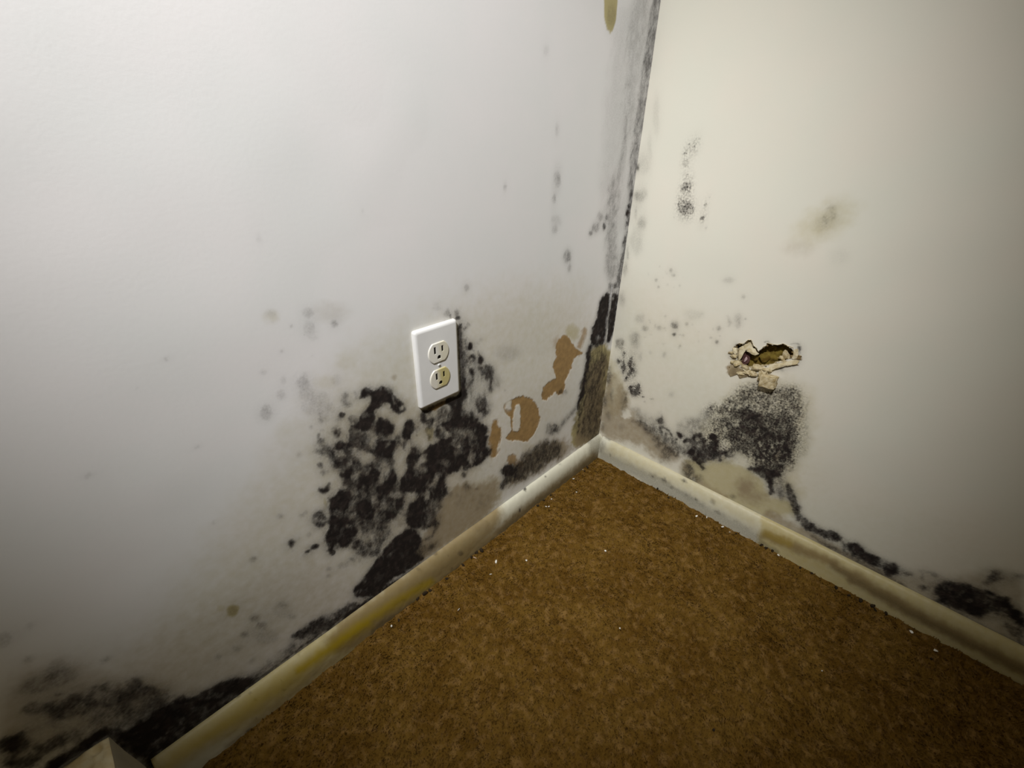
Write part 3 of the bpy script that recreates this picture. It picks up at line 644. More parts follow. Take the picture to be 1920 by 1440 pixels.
    s.poly('M', .22, [(1250, 380), (1500, 430), (1680, 560), (1780, 760), (1800, 1100), (1760, 1640), (1640, 1760), (1600, 1000), (1480, 520)], 7, 9)
    s.dots('M', .75, 760, 560, 330, 140, 90, 5, 16, 1); s.dots('M', .75, 1480, 720, 200, 330, 130, 5, 18, 2); s.dots('M', .6, 1400, 420, 280, 90, 30, 4, 14, 3); s.dots('M', .85, 450, 720, 170, 110, 60, 6, 20, 4)
    s.dots('M', .5, 1690, 900, 90, 500, 34, 5, 16, 5)
    for k in range(46):
        a = (k * 2.399) % 6.283; q = math.sqrt((k + .5) / 46)
        E(.2, 1080 + 330 * q * math.cos(a), 1640 + 260 * q * math.sin(a), 9 + 9 * ((k * 5) % 3), 9 + 9 * ((k * 7) % 3), 1.2)
    s.ell('B', .7, 1200, 1700, 60, 70, 5); E(.25, 270, 1480, 90, 100, 4); E(.2, 330, 1780, 60, 40, 4); E(.3, 60, 950, 160, 120, 9); E(.35, 500, 1080, 60, 60, 6)
    s.ell('M', .9, 1440, 700 - 0, 14, 14)
    # tail down to the baseboard
    s.at(1330, 800, 9.6)
    s.poly('M', .45, [(1230, 1000), (1370, 900), (1380, 1080), (1480, 1120), (1440, 1290), (1300, 1280), (1160, 1200)], 9, 9)
    s.stroke('M', .8, [(1460, 1130), (1490, 1240), (1540, 1360), (1600, 1460)], 70, 5, 5); s.ell('M', .85, 1105, 1200, 36, 40, 4); s.ell('Y', .5, 1420, 1000, 160, 200, 18); s.ell('Y', .4, 1600, 1200, 160, 160, 20)
    s.at(1440, 900, 4)
    s.stroke('M', .72, [(150, 40), (200, 180), (225, 290)], 50, 4, 5)
    s.poly('M', .75, [(235, 270), (300, 300), (420, 380), (480, 370), (560, 440), (520, 470), (440, 450), (340, 400), (270, 380)], 4, 6); s.stroke('M', .6, [(320, 420), (420, 480), (520, 530)], 14, 3)
    s.poly('M', .92, [(590, 460), (680, 480), (760, 540), (840, 580), (860, 660), (800, 660), (700, 610), (600, 540)], 4, 6); s.poly('M', .5, [(540, 420), (620, 520), (760, 640), (860, 720), (700, 640), (560, 560)], 6, 6)
    s.poly('M', .93, [(860, 640), (940, 610), (990, 650), (980, 730), (900, 740), (860, 700)], 3.5, 5); s.ell('M', .6, 1040, 705, 44, 20, 3)
    s.poly('B', .5, [(880, 740), (1100, 700), (1300, 760), (1700, 680), (1920, 720), (1920, 1340), (1500, 1100), (1200, 950)], 16, 8)
    s.at(1680, 1040, 8)
    s.ell('M', .5, 400, 330, 26, 70, 4); s.ell('M', .72, 400, 500, 70, 50, 4); s.ell('M', .5, 590, 320, 60, 34, 5); s.stroke('M', .4, [(350, 260), (560, 280), (640, 330)], 30, 5)
    s.poly('M', .82, [(520, 560), (740, 400), (960, 420), (1150, 460), (1280, 520), (1480, 620), (1640, 640), (1730, 760), (1900, 880), (1960, 1000), (1960, 1240), (1700, 900), (1440, 900), (1280, 940), (1120, 930), (880, 820), (620, 720)], 6, 9)
    s.poly('M', .97, [(700, 600), (1000, 640), (1200, 720), (1400, 880), (1280, 960), (1120, 940), (1000, 850), (780, 760)], 5, 7)
    s.poly('M', .95, [(1260, 520), (1380, 520), (1480, 620), (1340, 600)], 3, 4); s.poly('M', .96, [(1500, 680), (1690, 640), (1730, 760), (1920, 860), (1960, 1100), (1840, 1080), (1720, 900)], 5, 7)
    s.poly('M', .6, [(1300, 480), (1380, 320), (1460, 250), (1640, 270), (1560, 380), (1440, 470)], 6, 8); s.ell('M', .45, 1860, 320, 100, 50, 7); s.ell('M', .3, 1700, 350, 120, 60, 8)
    s.poly('M', .55, [(1560, 960), (1800, 1060), (1960, 1200), (1960, 1420), (1800, 1320), (1620, 1120)], 6, 8); s.poly('M', .15, [(1640, 980), (1740, 990), (1800, 1060), (1740, 1060)], 4, 4, mode='lerp')
    s.ell('M', .12, 1620, 450, 100, 40, 5, mode='lerp')
    s.at(0, 0, 1)
    s.stroke('B', .7, [(1440, 965), (1507, 1000), (1663, 1085), (1806, 1165), (1925, 1222)], 16, 6, 4); s.stroke('M', .4, [(1540, 1016), (1663, 1084), (1700, 1104)], 9, 4, 4); s.stroke('M', .5, [(1740, 1128), (1806, 1163), (1925, 1222)], 10, 4, 4)
    # small marks higher on the wall
    s.at(1120, 640, 12)
    s.poly('S', .8, [(300, 300), (560, 50), (900, 250), (1000, 900), (1300, 1350), (900, 1350), (600, 900)], 8, 6)
    s.poly('M', .62, [(390, 400), (540, 390), (500, 540), (430, 520)], 2.5, 4); s.poly('M', .68, [(550, 400), (650, 420), (640, 600), (600, 740), (540, 680), (560, 520)], 2.5, 4); s.poly('M', .68, [(740, 330), (790, 340), (820, 540), (780, 780), (700, 830), (640, 900), (610, 860), (690, 740), (690, 520)], 3, 4)
    s.poly('M', .35, [(800, 430), (890, 480), (880, 700), (800, 860), (740, 860)], 5, 5); s.ell('M', .9, 660, 840, 40, 50); s.ell('M', .72, 760, 380, 28, 60)
    s.ell('M', .45, 545, 130, 45, 60, 2.5); s.ell('M', .62, 600, 260, 36, 36); s.ell('M', .5, 590, 340, 30, 50)
    s.poly('M', .66, [(700, 980), (880, 970), (990, 1050), (950, 1200), (850, 1270), (780, 1260), (740, 1120)], 2.5, 4); s.dots('M', .97, 850, 1090, 140, 150, 24, 10, 34); E(.1, 820, 1060, 26, 26); s.ell('M', .98, 935, 990, 24, 30); s.ell('M', .9, 1015, 1250, 26, 14); s.ell('M', .7, 1215, 1295, 34, 12); s.ell('M', .6, 1068, 1360, 14, 14)
    s.ell('M', .2, 1500, 300, 50, 60, 3); s.ell('M', .16, 1195, 250, 30, 36, 3); s.ell('M', .18, 965, 330, 40, 90, 4); s.ell('M', .2, 850, 60, 50, 70, 5); s.ell('M', .16, 1670, 1190, 60, 60, 5); s.ell('M', .45, 1860, 95, 20, 20)
    s.ell('M', .14, 820, 300, 130, 200, 10); s.ell('M', .5, 280, 790, 50, 140, 4); s.ell('Y', .5, 300, 600, 60, 200, 8)
    s.at(1100, 200, 3.2)
    s.poly('M', .42, [(560, 450), (575, 470), (600, 445), (630, 450), (630, 510), (570, 520)], 1.5, 3); s.poly('S', 1, [(500, 160), (700, 160), (780, 700), (480, 720)], 8, 4)
    s.poly('M', .46, [(545, 530), (575, 560), (620, 570), (650, 620), (610, 660), (570, 655), (545, 610)], 2, 3); s.dots('M', .75, 580, 640, 80, 45, 22, 2, 5); s.dots('M', .7, 600, 480, 50, 70, 12, 2, 5, 3); s.dots('M', .6, 640, 240, 60, 60, 10, 2, 5, 4)
    for x, y, rx, ry, v in [(675, 193, 5, 5, .9), (615, 225, 5, 4, .9), (642, 237, 6, 6, .85), (592, 280, 16, 4, .95), (592, 340, 20, 20, .34), (630, 260, 30, 30, .18), (605, 412, 7, 7, .85), (710, 590, 8, 8, .8), (735, 540, 5, 5, .5), (715, 727, 6, 6, .5), (505, 985, 7, 10, .55), (520, 1010, 10, 8, .4), (430, 1082, 7, 7, .45), (415, 1040, 7, 7, .4), (850, 1045, 30, 16, .18), (937, 1140, 12, 12, .24), (530, 1310, 22, 22, .5), (525, 1366, 12, 7, .72), (600, 1303, 8, 8, .5), (792, 1330, 14, 14, .34), (783, 1412, 9, 9, .72), (910, 1285, 16, 36, .3), (852, 1290, 10, 30, .28), (952, 1275, 5, 5, .5), (350, 1330, 18, 18, .3), (435, 1330, 14, 14, .26), (320, 1270, 30, 30, .16), (290, 1400, 30, 50, .3), (200, 1420, 30, 30, .36), (640, 1250, 60, 30, .08),
                            (310, 540, 38, 34, .3), (345, 520, 20, 30, .2), (330, 700, 30, 40, .26), (300, 800, 40, 90, .14), (340, 340, 40, 70, .14), (380, 270, 14, 120, .12), (420, 50, 20, 120, .12), (305, 365, 8, 14, .95), (295, 640, 10, 40, .26), (245, 880, 6, 40, .34), (230, 970, 10, 40, .3), (210, 1150, 20, 40, .22)]:
        s.ell('M', v, x, y, rx, ry, 2.5 if v > .3 else 5, 3)
    s.poly('M', .97, [(672, 678), (685, 664), (708, 660), (704, 684)], 1, 1)
    s.ell('Y', .45, 1430, 690, 170, 80, 26, 10, rot=-.5); s.ell('M', .12, 1440, 690, 80, 50, 12, rot=-.5); s.ell('M', .65, 1428, 668, 12, 10, 2); s.ell('M', .35, 1465, 610, 30, 14, 3); s.ell('M', .4, 1440, 690, 12, 14, 2); s.ell('M', .26, 1480, 660, 20, 26, 4); s.ell('B', .2, 1270, 850, 80, 40, 20); s.ell('M', .06, 1520, 900, 60, 50, 12)
    s.dots('M', .3, 560, 1330, 260, 120, 40, 2, 8, 9); s.dots('M', .3, 480, 1030, 120, 80, 14, 2, 6, 10)
    # torn edge around the hole: bruised paper
    s.at(1340, 610, 9.6)
    s.stroke('M', .85, [(1360, 338), (1450, 326), (1540, 345)], 10, 1, 1); s.stroke('M', .85, [(1500, 400), (1540, 410), (1520, 520), (1500, 560), (1540, 620)], 34, 2, 3); s.ell('B', .8, 1500, 600, 60, 50, 3)
    s.poly('B', .95, [(210, 730), (300, 650), (380, 700), (480, 760), (640, 820), (700, 940), (560, 930), (460, 950), (420, 880), (370, 870), (290, 920), (250, 860)], 3, 5)
    s.stroke('M', .9, [(900, 300), (960, 285), (980, 320)], 14, 1.5); s.ell('M', .55, 300, 490, 40, 30, 3); s.ell('M', .65, 330, 560, 60, 30, 3); s.ell('M', .7, 420, 380, 60, 30, 3)
    s.stroke('M', .75, [(1070, 775), (1200, 770), (1300, 730), (1480, 700)], 34, 2.5, 3); s.ell('M', .5, 1230, 820, 24, 14); s.ell('M', .6, 850, 1100, 40, 24, 3); s.stroke('M', .7, [(800, 980), (780, 1070)], 44, 3)


def paint_board_left(s):
    s.at(0, 0, 1)
    s.poly('B', .92, [(930, 930), (948, 975), (860, 1100), (640, 1240), (600, 1190), (800, 1040)], 14, 6)
    s.poly('Y', .75, [(800, 1060), (900, 1000), (880, 1070), (640, 1290), (200, 1480), (240, 1380), (560, 1200)], 20, 6)
    s.stroke('B', .95, [(1116, 858), (1088, 882), (1003, 946), (938, 996), (900, 1026)], 22, 9, 3); s.stroke('M', .45, [(1118, 860), (1060, 904), (1000, 951), (940, 1000)], 16, 8, 3)  # shaded lower half of the rounded board painted in, along with dirt
    s.stroke('G', .8, [(806, 1092), (755, 1122), (690, 1164)], 14, 9, 3); s.stroke('G', .95, [(690, 1166), (610, 1222), (560, 1258)], 18, 10, 3)
    s.stroke('G', .6, [(560, 1262), (460, 1332), (380, 1390), (300, 1450)], 26, 14, 4)
    s.stroke('M', .45, [(1000, 960), (900, 1035), (800, 1115), (700, 1185)], 12, 4, 4); s.stroke('B', .5, [(860, 1060), (700, 1180), (560, 1290), (430, 1400)], 16, 8, 4)
    for x, y, rx, ry, v in [(984, 917, 2.5, 4, .85), (974.5, 957, 2, 4, .9), (1023, 893.5, 1.6, 1.6, .7), (864, 1038, 6, 4, .5), (898, 905, 4, 3, .4), (975, 952, 5, 3, .2), (1050, 870, 3, 2, .3), (1108, 828, 8, 5, .4), (475, 1373, 14, 7, .55), (445, 1302, 6, 6, .5), (900, 985, 20, 12, .12)]:
        s.ell('M', v, x, y, rx, ry, 1.5, 1.5)
    s.ell('M', .35, 1118, 838, 14, 22, 5)
    s.dots('M', .4, 800, 1080, 120, 60, 20, 1.5, 5); s.dots('M', .4, 520, 1290, 160, 80, 20, 1.5, 5)


def paint_board_right(s):
    s.at(0, 0, 1)
    s.stroke('M', .36, [(1130, 857), (1198, 888), (1270, 932), (1328, 962), (1420, 1010)], 22, 8, 4)  # grey lower half: painted shade of the rounded board mixed with dirt
    s.stroke('Y', .4, [(1160, 840), (1300, 905), (1420, 970)], 40, 12)
    s.poly('Y', .75, [(1424, 960), (1450, 970), (1960, 1220), (2900, 1700), (2900, 1900), (1960, 1310), (1400, 1040), (1424, 1010)], 6, 5)
    s.stroke('B', .95, [(1436, 1002), (1560, 1056), (1640, 1106)], 16, 6, 4); s.stroke('M', .3, [(1560, 1062), (1700, 1146), (1930, 1266)], 14, 8, 4); s.stroke('B', .95, [(1600, 1082), (1700, 1142), (1800, 1195), (1930, 1262), (2700, 1680)], 24, 8, 4)
    s.stroke('G', .35, [(1436, 1000), (1480, 1020)], 14, 6)
    s.at(1200, 860, 6.857)
    s.stroke('M', .42, [(130, 220), (300, 300), (440, 400), (620, 500), (800, 600)], 90, 5, 6); s.stroke('M', .36, [(950, 690), (1100, 780), (1280, 860), (1400, 920)], 80, 6, 6)
    for x, y, rx, ry, v in [(170, 232, 30, 14, .75), (300, 270, 44, 30, .7), (570, 282, 34, 18, .85), (410, 370, 30, 30, .6), (600, 470, 40, 20, .55), (710, 520, 30, 14, .7), (930, 555, 40, 20, .5), (1000, 700, 70, 22, .55), (840, 720, 14, 40, .6), (1480, 990, 20, 16, .5), (1240, 960, 14, 8, .9)]:
        s.ell('M', v, x, y, rx, ry, 2.5, 3, rot=.5)
    s.stroke('M', .5, [(1540, 1080), (1640, 1140), (1760, 1200)], 50, 5, 5)
    s.at(1060, 740, 9)
    s.ell('M', .6, 740, 720, 60, 34, 3); s.ell('M', .55, 755, 1030, 16, 34, 2); s.ell('M', .45, 600, 900, 60, 150, 6); s.ell('B', .2, 680, 940, 140, 80, 8)


# ---------------------------------------------------------------- walls
HOLE = [(350, 385), (440, 325), (520, 330), (600, 265), (660, 262), (700, 360), (745, 400), (785, 470), (830, 440), (870, 390), (925, 370), (940, 325), (1130, 355), (1230, 330), (1330, 380), (1405, 400),
        (1415, 520), (1385, 590), (1300, 620), (1280, 660), (1180, 665), (1080, 680), (1000, 715), (900, 740), (800, 745), (690, 760), (600, 770), (510, 740), (440, 690), (415, 590), (405, 480)]


def in_poly(x, y, P):
    ins = np.zeros(x.shape, bool)
    for i in range(len(P)):
        ax, ay = P[i]; bx, by = P[(i + 1) % len(P)]
        c = ((ay > y) != (by > y))
        if ay != by:
            ins ^= c & (x < (bx - ax) * (y - ay) / (by - ay) + ax)
    return ins


def axis(*segs):
    out = [segs[0][0]]
    for a, b, st in segs:
        n = max(1, int(round((b - a) / st)))
        out += list(np.linspace(a, b, n + 1)[1:])
    return np.array(out)


def grid_quads(nu, nv):
    i = np.arange(nu - 1)[:, None] * nv + np.arange(nv - 1)[None, :]
    return np.stack([i, i + nv, i + nv + 1, i + 1], -1).reshape(-1, 4)


def wall(name, side, mat, paint):
    if side == 'left':
        U = axis((0, .03, .0011), (.03, .74, .00125), (.74, 1.0, .002), (1.0, 1.5, .05))
        Vv = axis((0, .04, .01), (.04, .58, .0013), (.58, .90, .003), (.90, 1.6, .05))
    else:
        U = axis((0, .52, .00115), (.52, .76, .002), (.76, 1.5, .05))
        Vv = axis((0, .04, .01), (.04, .50, .0012), (.50, .90, .0026), (.90, 1.6, .05))
    uu, vv = np.meshgrid(U, Vv, indexing='ij')
    u = uu.ravel(); v = vv.ravel(); z0 = np.zeros_like(u)
    V = np.stack([-u, z0, v], 1) if side == 'left' else np.stack([z0, -u, v], 1)
    s = Stains(V, u, v)
    paint(s)
    s.grow((len(U), len(Vv)), u, v)
    Q = grid_quads(len(U), len(Vv))
    if side == 'left': Q = Q[:, ::-1]
    # relief: slight waviness, peeled paint lies lower, mould crust stands a little proud
    d = (fbm(u, v, 0.25, 3, 9) - .5) * .004 * np.clip(u * 20, 0, 1)
    d = d - .0009 * s.f['T'] + .0005 * s.f['M'] * (fbm(u, v, .003, 2, 5) - .3)
    if side == 'left':
        # lifted tape crease beside the corner
        for a, b in (((1148, 540), (1136, 610)), ((1136, 610), (1128, 690))):
            P = [on_left(*a), on_left(*b)]
            ax, az = -P[0][0], P[0][2]; ex, ez = -P[1][0] - ax, P[1][2] - az
            t = np.clip(((u - ax) * ex + (v - az) * ez) / (ex * ex + ez * ez), 0, 1)
            q = np.hypot(u - ax - ex * t, v - az - ez * t)
            d = np.maximum(d, .0016 * np.exp(-(q / .0028) ** 2))
        V[:, 1] -= d
    else:
        V[:, 0] -= d
        P = [(1340 + x / 9.6, 610 + y / 9.6) for x, y in HOLE]
        cen = V[Q].mean(1); cx, cy = survey(cen)
        uc, vc = u[Q].mean(1), v[Q].mean(1)
        cx = cx + (fbm(uc, vc, .004, 2, 20) - .5) * 5; cy = cy + (fbm(uc, vc, .004, 2, 21) - .5) * 5
        Q = Q[~in_poly(cx, cy, P)]
    n0 = len(V)
    # the back of the wall, so that it has its thickness
    T = .12; L, H = U[-1], Vv[-1]
    if side == 'left':
        B = [(0, T, 0), (-L, T, 0), (-L, T, H), (0, T, H), (0, 0, 0), (-L, 0, 0), (-L, 0, H), (0, 0, H)]
    else:
        B = [(T, 0, 0), (T, -L, 0), (T, -L, H), (T, 0, H), (0, 0, 0), (0, -L, 0), (0, -L, H), (0, 0, H)]
    V = np.vstack([V, np.array(B, float)])
    Q = np.vstack([Q, n0 + np.array([(0, 1, 2, 3), (4, 5, 1, 0), (5, 6, 2, 1), (6, 7, 3, 2), (7, 4, 0, 3)])])
    at = {k: np.concatenate([s.f[k], np.zeros(8)]) for k in 'MYBTS'}
    o = np_mesh(name, V, Q, mat, attrs=at)
    return structure(o)


mat_left = stained('painted_wall_left', (0.80, 0.785, 0.785), (0.765, 0.77, 0.765))
mat_right = stained('painted_wall_right', (0.725, 0.69, 0.60), (0.70, 0.69, 0.60))
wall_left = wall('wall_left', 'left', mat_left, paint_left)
wall_right = wall('wall_right', 'right', mat_right, paint_right)

# ---------------------------------------------------------------- baseboards: rounded top edge, extruded along each wall
BH, BT = 0.0545, 0.0140
PROFILE = [(0.0005, BH)]
for k in range(9):
    a = math.pi / 2 * (1 - k / 8)
    PROFILE.append((BT - 0.0125 + 0.0125 * math.cos(a), BH - 0.030 + 0.030 * math.sin(a)))
for k in range(1, 15):
    PROFILE.append((BT, (BH - 0.030) * (1 - k / 14) - 0.004 * (k / 14)))


def board(name, side, x0, x1, mat, paint):
    U = axis((x0, x1, .0016))
    P = np.array(PROFILE)
    n, k = len(U), len(P)
    dep = np.tile(P[:, 0], n); z = np.tile(P[:, 1], n); u = np.repeat(U, k)
    wob = (fbm(u, u * 0 + 3, .12, 2, 30) - .5) * .0016
    nick = (fbm(u, z, .008, 3, 31) - .5) * .0007
    dep = dep + nick; z = z + wob * (z > .01) + nick * (z > .03)
    # small notches along the top edge where the paint line broke off
    V = np.stack([-u, -dep, z], 1) if side == 'left' else np.stack([-dep, -u, z], 1)
    s = Stains(V, u, z); paint(s)
    Q = grid_quads(n, k)
    if side == 'left': Q = Q[:, ::-1]
    # end caps and the back
    e0 = len(V)
    V = np.vstack([V, [V[0] * [1, 1, 0], V[(n - 1) * k] * [1, 1, 0]]])
    at = {q: np.concatenate([s.f[q], s.f[q][[0, -1]]]) for q in 'MYBTSG'}
    caps = []
    for row, e in ((0, e0), (n - 1, e0 + 1)):
        b = row * k
        for j in range(0, k - 2, 2):
            caps.append((b + j, b + j + 1, b + j + 2, e))
    Q = np.vstack([Q, np.array(caps)])
    return structure(np_mesh(name, V, Q, mat, attrs=at))


mat_board = stained('old_cream_gloss', (0.70, 0.68, 0.55), (0.66, 0.645, 0.52), yellow=(0.46, 0.37, 0.135), brown=(0.27, 0.20, 0.09), rough=0.42, orange_peel=0.08)
_nt = mat_board.node_tree
_b = _nt.nodes['Principled BSDF']; _src = _b.inputs['Base Color'].links[0].from_socket
_mx = _nt.nodes.new('ShaderNodeMix'); _mx.data_type = 'RGBA'; _at = _nt.nodes.new('ShaderNodeAttribute'); _at.attribute_name = 'G'
_nt.links.new(_at.outputs['Fac'], _mx.inputs[0]); _nt.links.new(_src, _mx.inputs[6]); _mx.inputs[7].default_value = (0.42, 0.30, 0.012, 1)
_nt.links.new(_mx.outputs[2], _b.inputs['Base Color'])
board('baseboard_left', 'left', 0.0, 0.898, mat_board, paint_board_left)
board('baseboard_right', 'right', 0.0125, 1.2, mat_board, paint_board_right)


# ---------------------------------------------------------------- carpet
def carpet_h(x, y):
    return (fbm(x, y, .009, 3, 40) - .5) * .0085 + (fbm(x, y, .06, 2, 41) - .5) * .004 - .0020


N = NT('brown_carpet', 0.95, 0.08)
n1 = N.noise(14, 5, .6); n2 = N.noise(170, 3, .6); n3 = N.noise(85, 4, .6)
c = N.mix(N.ss(n1, .32, .68), (0.124, 0.063, 0.009), (0.176, 0.098, 0.018))
c = N.mix(N.math('MULTIPLY', N.ss(n3, .46, .70), .5), c, (0.36, 0.215, 0.075))
c = N.mix(N.math('MULTIPLY', N.ss(n2, .5, .75), .5), c, (0.05, 0.02, 0.002))
N.colour(c); N.bump(N.noise(130, 4, .65), .9, .007)
mat_carpet = N.m
X = axis((-1.3, -.95, .05), (-.95, 0.0, .0026), (0.0, .04, .02)); Yv = axis((-1.3, -.86, .05), (-.86, 0.0, .0026), (0.0, .04, .02))
xx, yy = np.meshgrid(X, Yv, indexing='ij'); x = xx.ravel(); y = yy.ravel()
floor = structure(np_mesh('floor', np.stack([x, y, carpet_h(x, y)], 1), grid_quads(len(X), len(Yv)), mat_carpet))
# the pile: short bent tufts standing in the carpet
NT_ = 90000
px = rng.uniform(-.93, -.002, NT_); py = rng.uniform(-.84, -.002, NT_)
keep = (px < -BT - .001) & (py < -BT - .001)
px = px[keep]; py = py[keep]; nt = len(px)
pz = carpet_h(px, py)
ang = fbm(px, py, .05, 2, 50) * 14 + rng.normal(0, .7, nt); ln = rng.uniform(.0022, .0052, nt); wd = rng.uniform(.0006, .0012, nt)
lean = rng.uniform(.2, 1.0, nt)
dx, dy = np.cos(ang), np.sin(ang)
base = np.stack([px, py, pz - .0006], 1)
side = np.stack([-dy * wd, dx * wd, np.zeros(nt)], 1)
top = base + np.stack([dx * ln * lean, dy * ln * lean, ln * (1.15 - .6 * lean)], 1)
TV = np.stack([base - side, base + side, top + side * .7, top - side * .7], 1).reshape(-1, 3)
pile = np_mesh('carpet_pile', TV, np.arange(nt * 4).reshape(-1, 4), mat_carpet, parent=floor, smooth=False)
pile['kind'] = 'stuff'


# ---------------------------------------------------------------- the socket
def rrect(hw, hh, r, n=5):
    out = []
    for cx, cz, a0 in ((hw - r, hh - r, 0), (-hw + r, hh - r, 90), (-hw + r, -hh + r, 180), (hw - r, -hh + r, 270)):
        for k in range(n + 1):
            a = math.radians(a0 + 90 * k / n)
            out.append((cx + r * math.cos(a), cz + r * math.sin(a)))
    return out


def loft(name, loops, mat, parent, cap=True, smooth=True):
    """loops: list of (outline, depth towards the room)"""
    V = []; F = []
    n = len(loops[0][0])
    for pts, d in loops:
        V += [(a, -d, b) for a, b in pts]
    for i in range(len(loops) - 1):
        for j in range(n):
            k = (j + 1) % n
            F.append((i * n + j, i * n + k, (i + 1) * n + k, (i + 1) * n + j))
    if cap: F.append(tuple(range((len(loops) - 1) * n, len(loops) * n)))
    o = mesh_obj(name, V, F, mat, parent)
    bm = bmesh.new(); bm.from_mesh(o.data); bmesh.ops.recalc_face_normals(bm, faces=bm.faces); bm.to_mesh(o.data); bm.free()
    if smooth:
        o.data.polygons.foreach_set('use_smooth', [len(p.vertices) == 4 for p in o.data.polygons])
    return o


def cut(o, cutters):
    for c in cutters:
        md = o.modifiers.new('cut', 'BOOLEAN'); md.object = c; md.operation = 'DIFFERENCE'; md.solver = 'EXACT'
    dg = bpy.context.evaluated_depsgraph_get()
    me = bpy.data.meshes.new_from_object(o.evaluated_get(dg))
    o.modifiers.clear(); old = o.data; o.data = me; me.name = old.name
    for c in cutters:
        bpy.data.objects.remove(c)


white = plain('white_plastic', (0.80, 0.80, 0.79), (0.76, 0.76, 0.75), 30, .32, .45)
Nf = NT('aged_socket_face', .35, .4)
tc = Nf.n('ShaderNodeTexCoord'); sx = Nf.n('ShaderNodeSeparateXYZ'); Nf.link(tc.outputs['Object'], sx.inputs[0])
st = Nf.ss(Nf.math('ADD', sx.outputs[0], Nf.math('MULTIPLY', Nf.math('SUBTRACT', Nf.noise(160, 3), .5), .012)), -.004, .006)
Nf.colour(Nf.mix(Nf.math('MULTIPLY', st, .55), (0.78, 0.76, 0.69), (0.68, 0.63, 0.44))); face_top = Nf.m
Nf = NT('yellowed_socket_face', .35, .4)
tc = Nf.n('ShaderNodeTexCoord'); sx = Nf.n('ShaderNodeSeparateXYZ'); Nf.link(tc.outputs['Object'], sx.inputs[0])
st = Nf.ss(Nf.math('ADD', sx.outputs[0], Nf.math('MULTIPLY', Nf.math('SUBTRACT', Nf.noise(160, 3), .5), .008)), -.009, .004)
Nf.colour(Nf.mix(st, (0.74, 0.71, 0.62), (0.55, 0.48, 0.22))); face_low = Nf.m
black = plain('slot_shade', (0.012, 0.010, 0.008), None, 60, .8, .1)  # dark fill painting the shade inside socket slots, ground holes and screw slot
metal = plain('painted_screw', (0.72, 0.72, 0.70), None, 60, .3, .5)

OX, OZ = -0.46509, 0.40640
sock = bpy.data.objects.new('wall_socket', None); COL.objects.link(sock); sock.location = (OX, -0.0004, OZ)
sock.empty_display_size = .05
tag(sock, 'white double power socket plate on the left wall above the black mould', 'wall socket')
LO = []
HW, HH = .0350, .0570
for ins, d in ((0, -.0020), (0, .0026), (.0003, .0038), (.0010, .0049), (.0021, .0057), (.0034, .0061), (.0042, .0062)):
    LO.append((rrect(HW - ins, HH - ins, max(.0032 - ins * .3, .001)), d))
loft('cover_plate', LO, white, sock)


def face_outline(r, h, n=18):
    t0 = math.asin(h / r); out = []
    for a0, a1 in ((-t0, t0), (math.pi - t0, math.pi + t0)):
        for k in range(n + 1):
            a = a0 + (a1 - a0) * k / n
            out.append((r * math.cos(a), r * math.sin(a)))
    return out


def box_at(cx, cz, hw, hh, y0, y1):
    return mesh_obj('cutter', [(cx + a * hw, y, cz + b * hh) for y in (y0, y1) for a, b in ((-1, -1), (1, -1), (1, 1), (-1, 1))],
                    [(0, 1, 2, 3), (7, 6, 5, 4), (0, 4, 5, 1), (1, 5, 6, 2), (2, 6, 7, 3), (3, 7, 4, 0)])


for cz, mat in ((.0195, face_top), (-.0195, face_low)):
    e = [(face_outline(.0172 - i, .0143 - i * .8), d) for i, d in ((0, .003), (0, .0066), (.0005, .0074), (.0012, .0077))]
    rc = loft('receptacle', e, mat, None, smooth=False)
    # close the back so that the cut is clean
    bm = bmesh.new(); bm.from_mesh(rc.data); bmesh.ops.holes_fill(bm, edges=[q for q in bm.edges if q.is_boundary]); bmesh.ops.recalc_face_normals(bm, faces=bm.faces); bm.to_mesh(rc.data); bm.free()
    cs = [box_at(-.0062, .0042, .0018, .0052, -.02, -.0036), box_at(.0062, .0042, .0017, .0044, -.02, -.0036)]
    gp = [(.0031 * math.cos(a), -.0070 + .0031 * math.sin(a)) for a in [math.radians(k * 20) for k in range(0, 10)]] + [(-.0031, -.0096), (.0031, -.0096)]
    gh = mesh_obj('cutter', [(a, yy_, b) for yy_ in (-.02, -.0036) for a, b in gp],
                  [tuple(range(len(gp)))[::-1], tuple(range(len(gp), 2 * len(gp)))] + [(i, (i + 1) % len(gp), len(gp) + (i + 1) % len(gp), len(gp) + i) for i in range(len(gp))])
    bm = bmesh.new(); bm.from_mesh(gh.data); bmesh.ops.recalc_face_normals(bm, faces=bm.faces); bm.to_mesh(gh.data); bm.free()
    for q in cs:
        bm = bmesh.new(); bm.from_mesh(q.data); bmesh.ops.recalc_face_normals(bm, faces=bm.faces); bm.to_mesh(q.data); bm.free()
    cut(rc, cs + [gh])
    rc.parent = sock; rc.location = (0, 0, cz)
    if mat is face_low: rc['label'] = 'lower socket face, yellowed over its right half'
    for cx, hw, hh in ((-.0062, .00165, .0050), (.0062, .00155, .0042)):
        q = box_at(cx, .0042, hw, hh, -.0068, -.0042); q.name = 'contact_slot'; q.data.name = 'contact_slot'; q.data.materials.append(black); q.parent = rc
        q['label'] = 'dark upright blade slot'
    q = loft('ground_hole', [([(a * .9, b + .0006 if b < -.008 else b) for a, b in gp], d) for d in (.0042, .0068)], black, rc, smooth=False)
    q['label'] = 'dark round-topped ground hole'
sc_ = loft('screw', [([(r * math.cos(math.radians(a)), r * math.sin(math.radians(a))) for a in range(0, 360, 20)], d) for r, d in ((.0024, .0058), (.0024, .0066), (.0018, .0072), (.0010, .0074))], metal, sock)
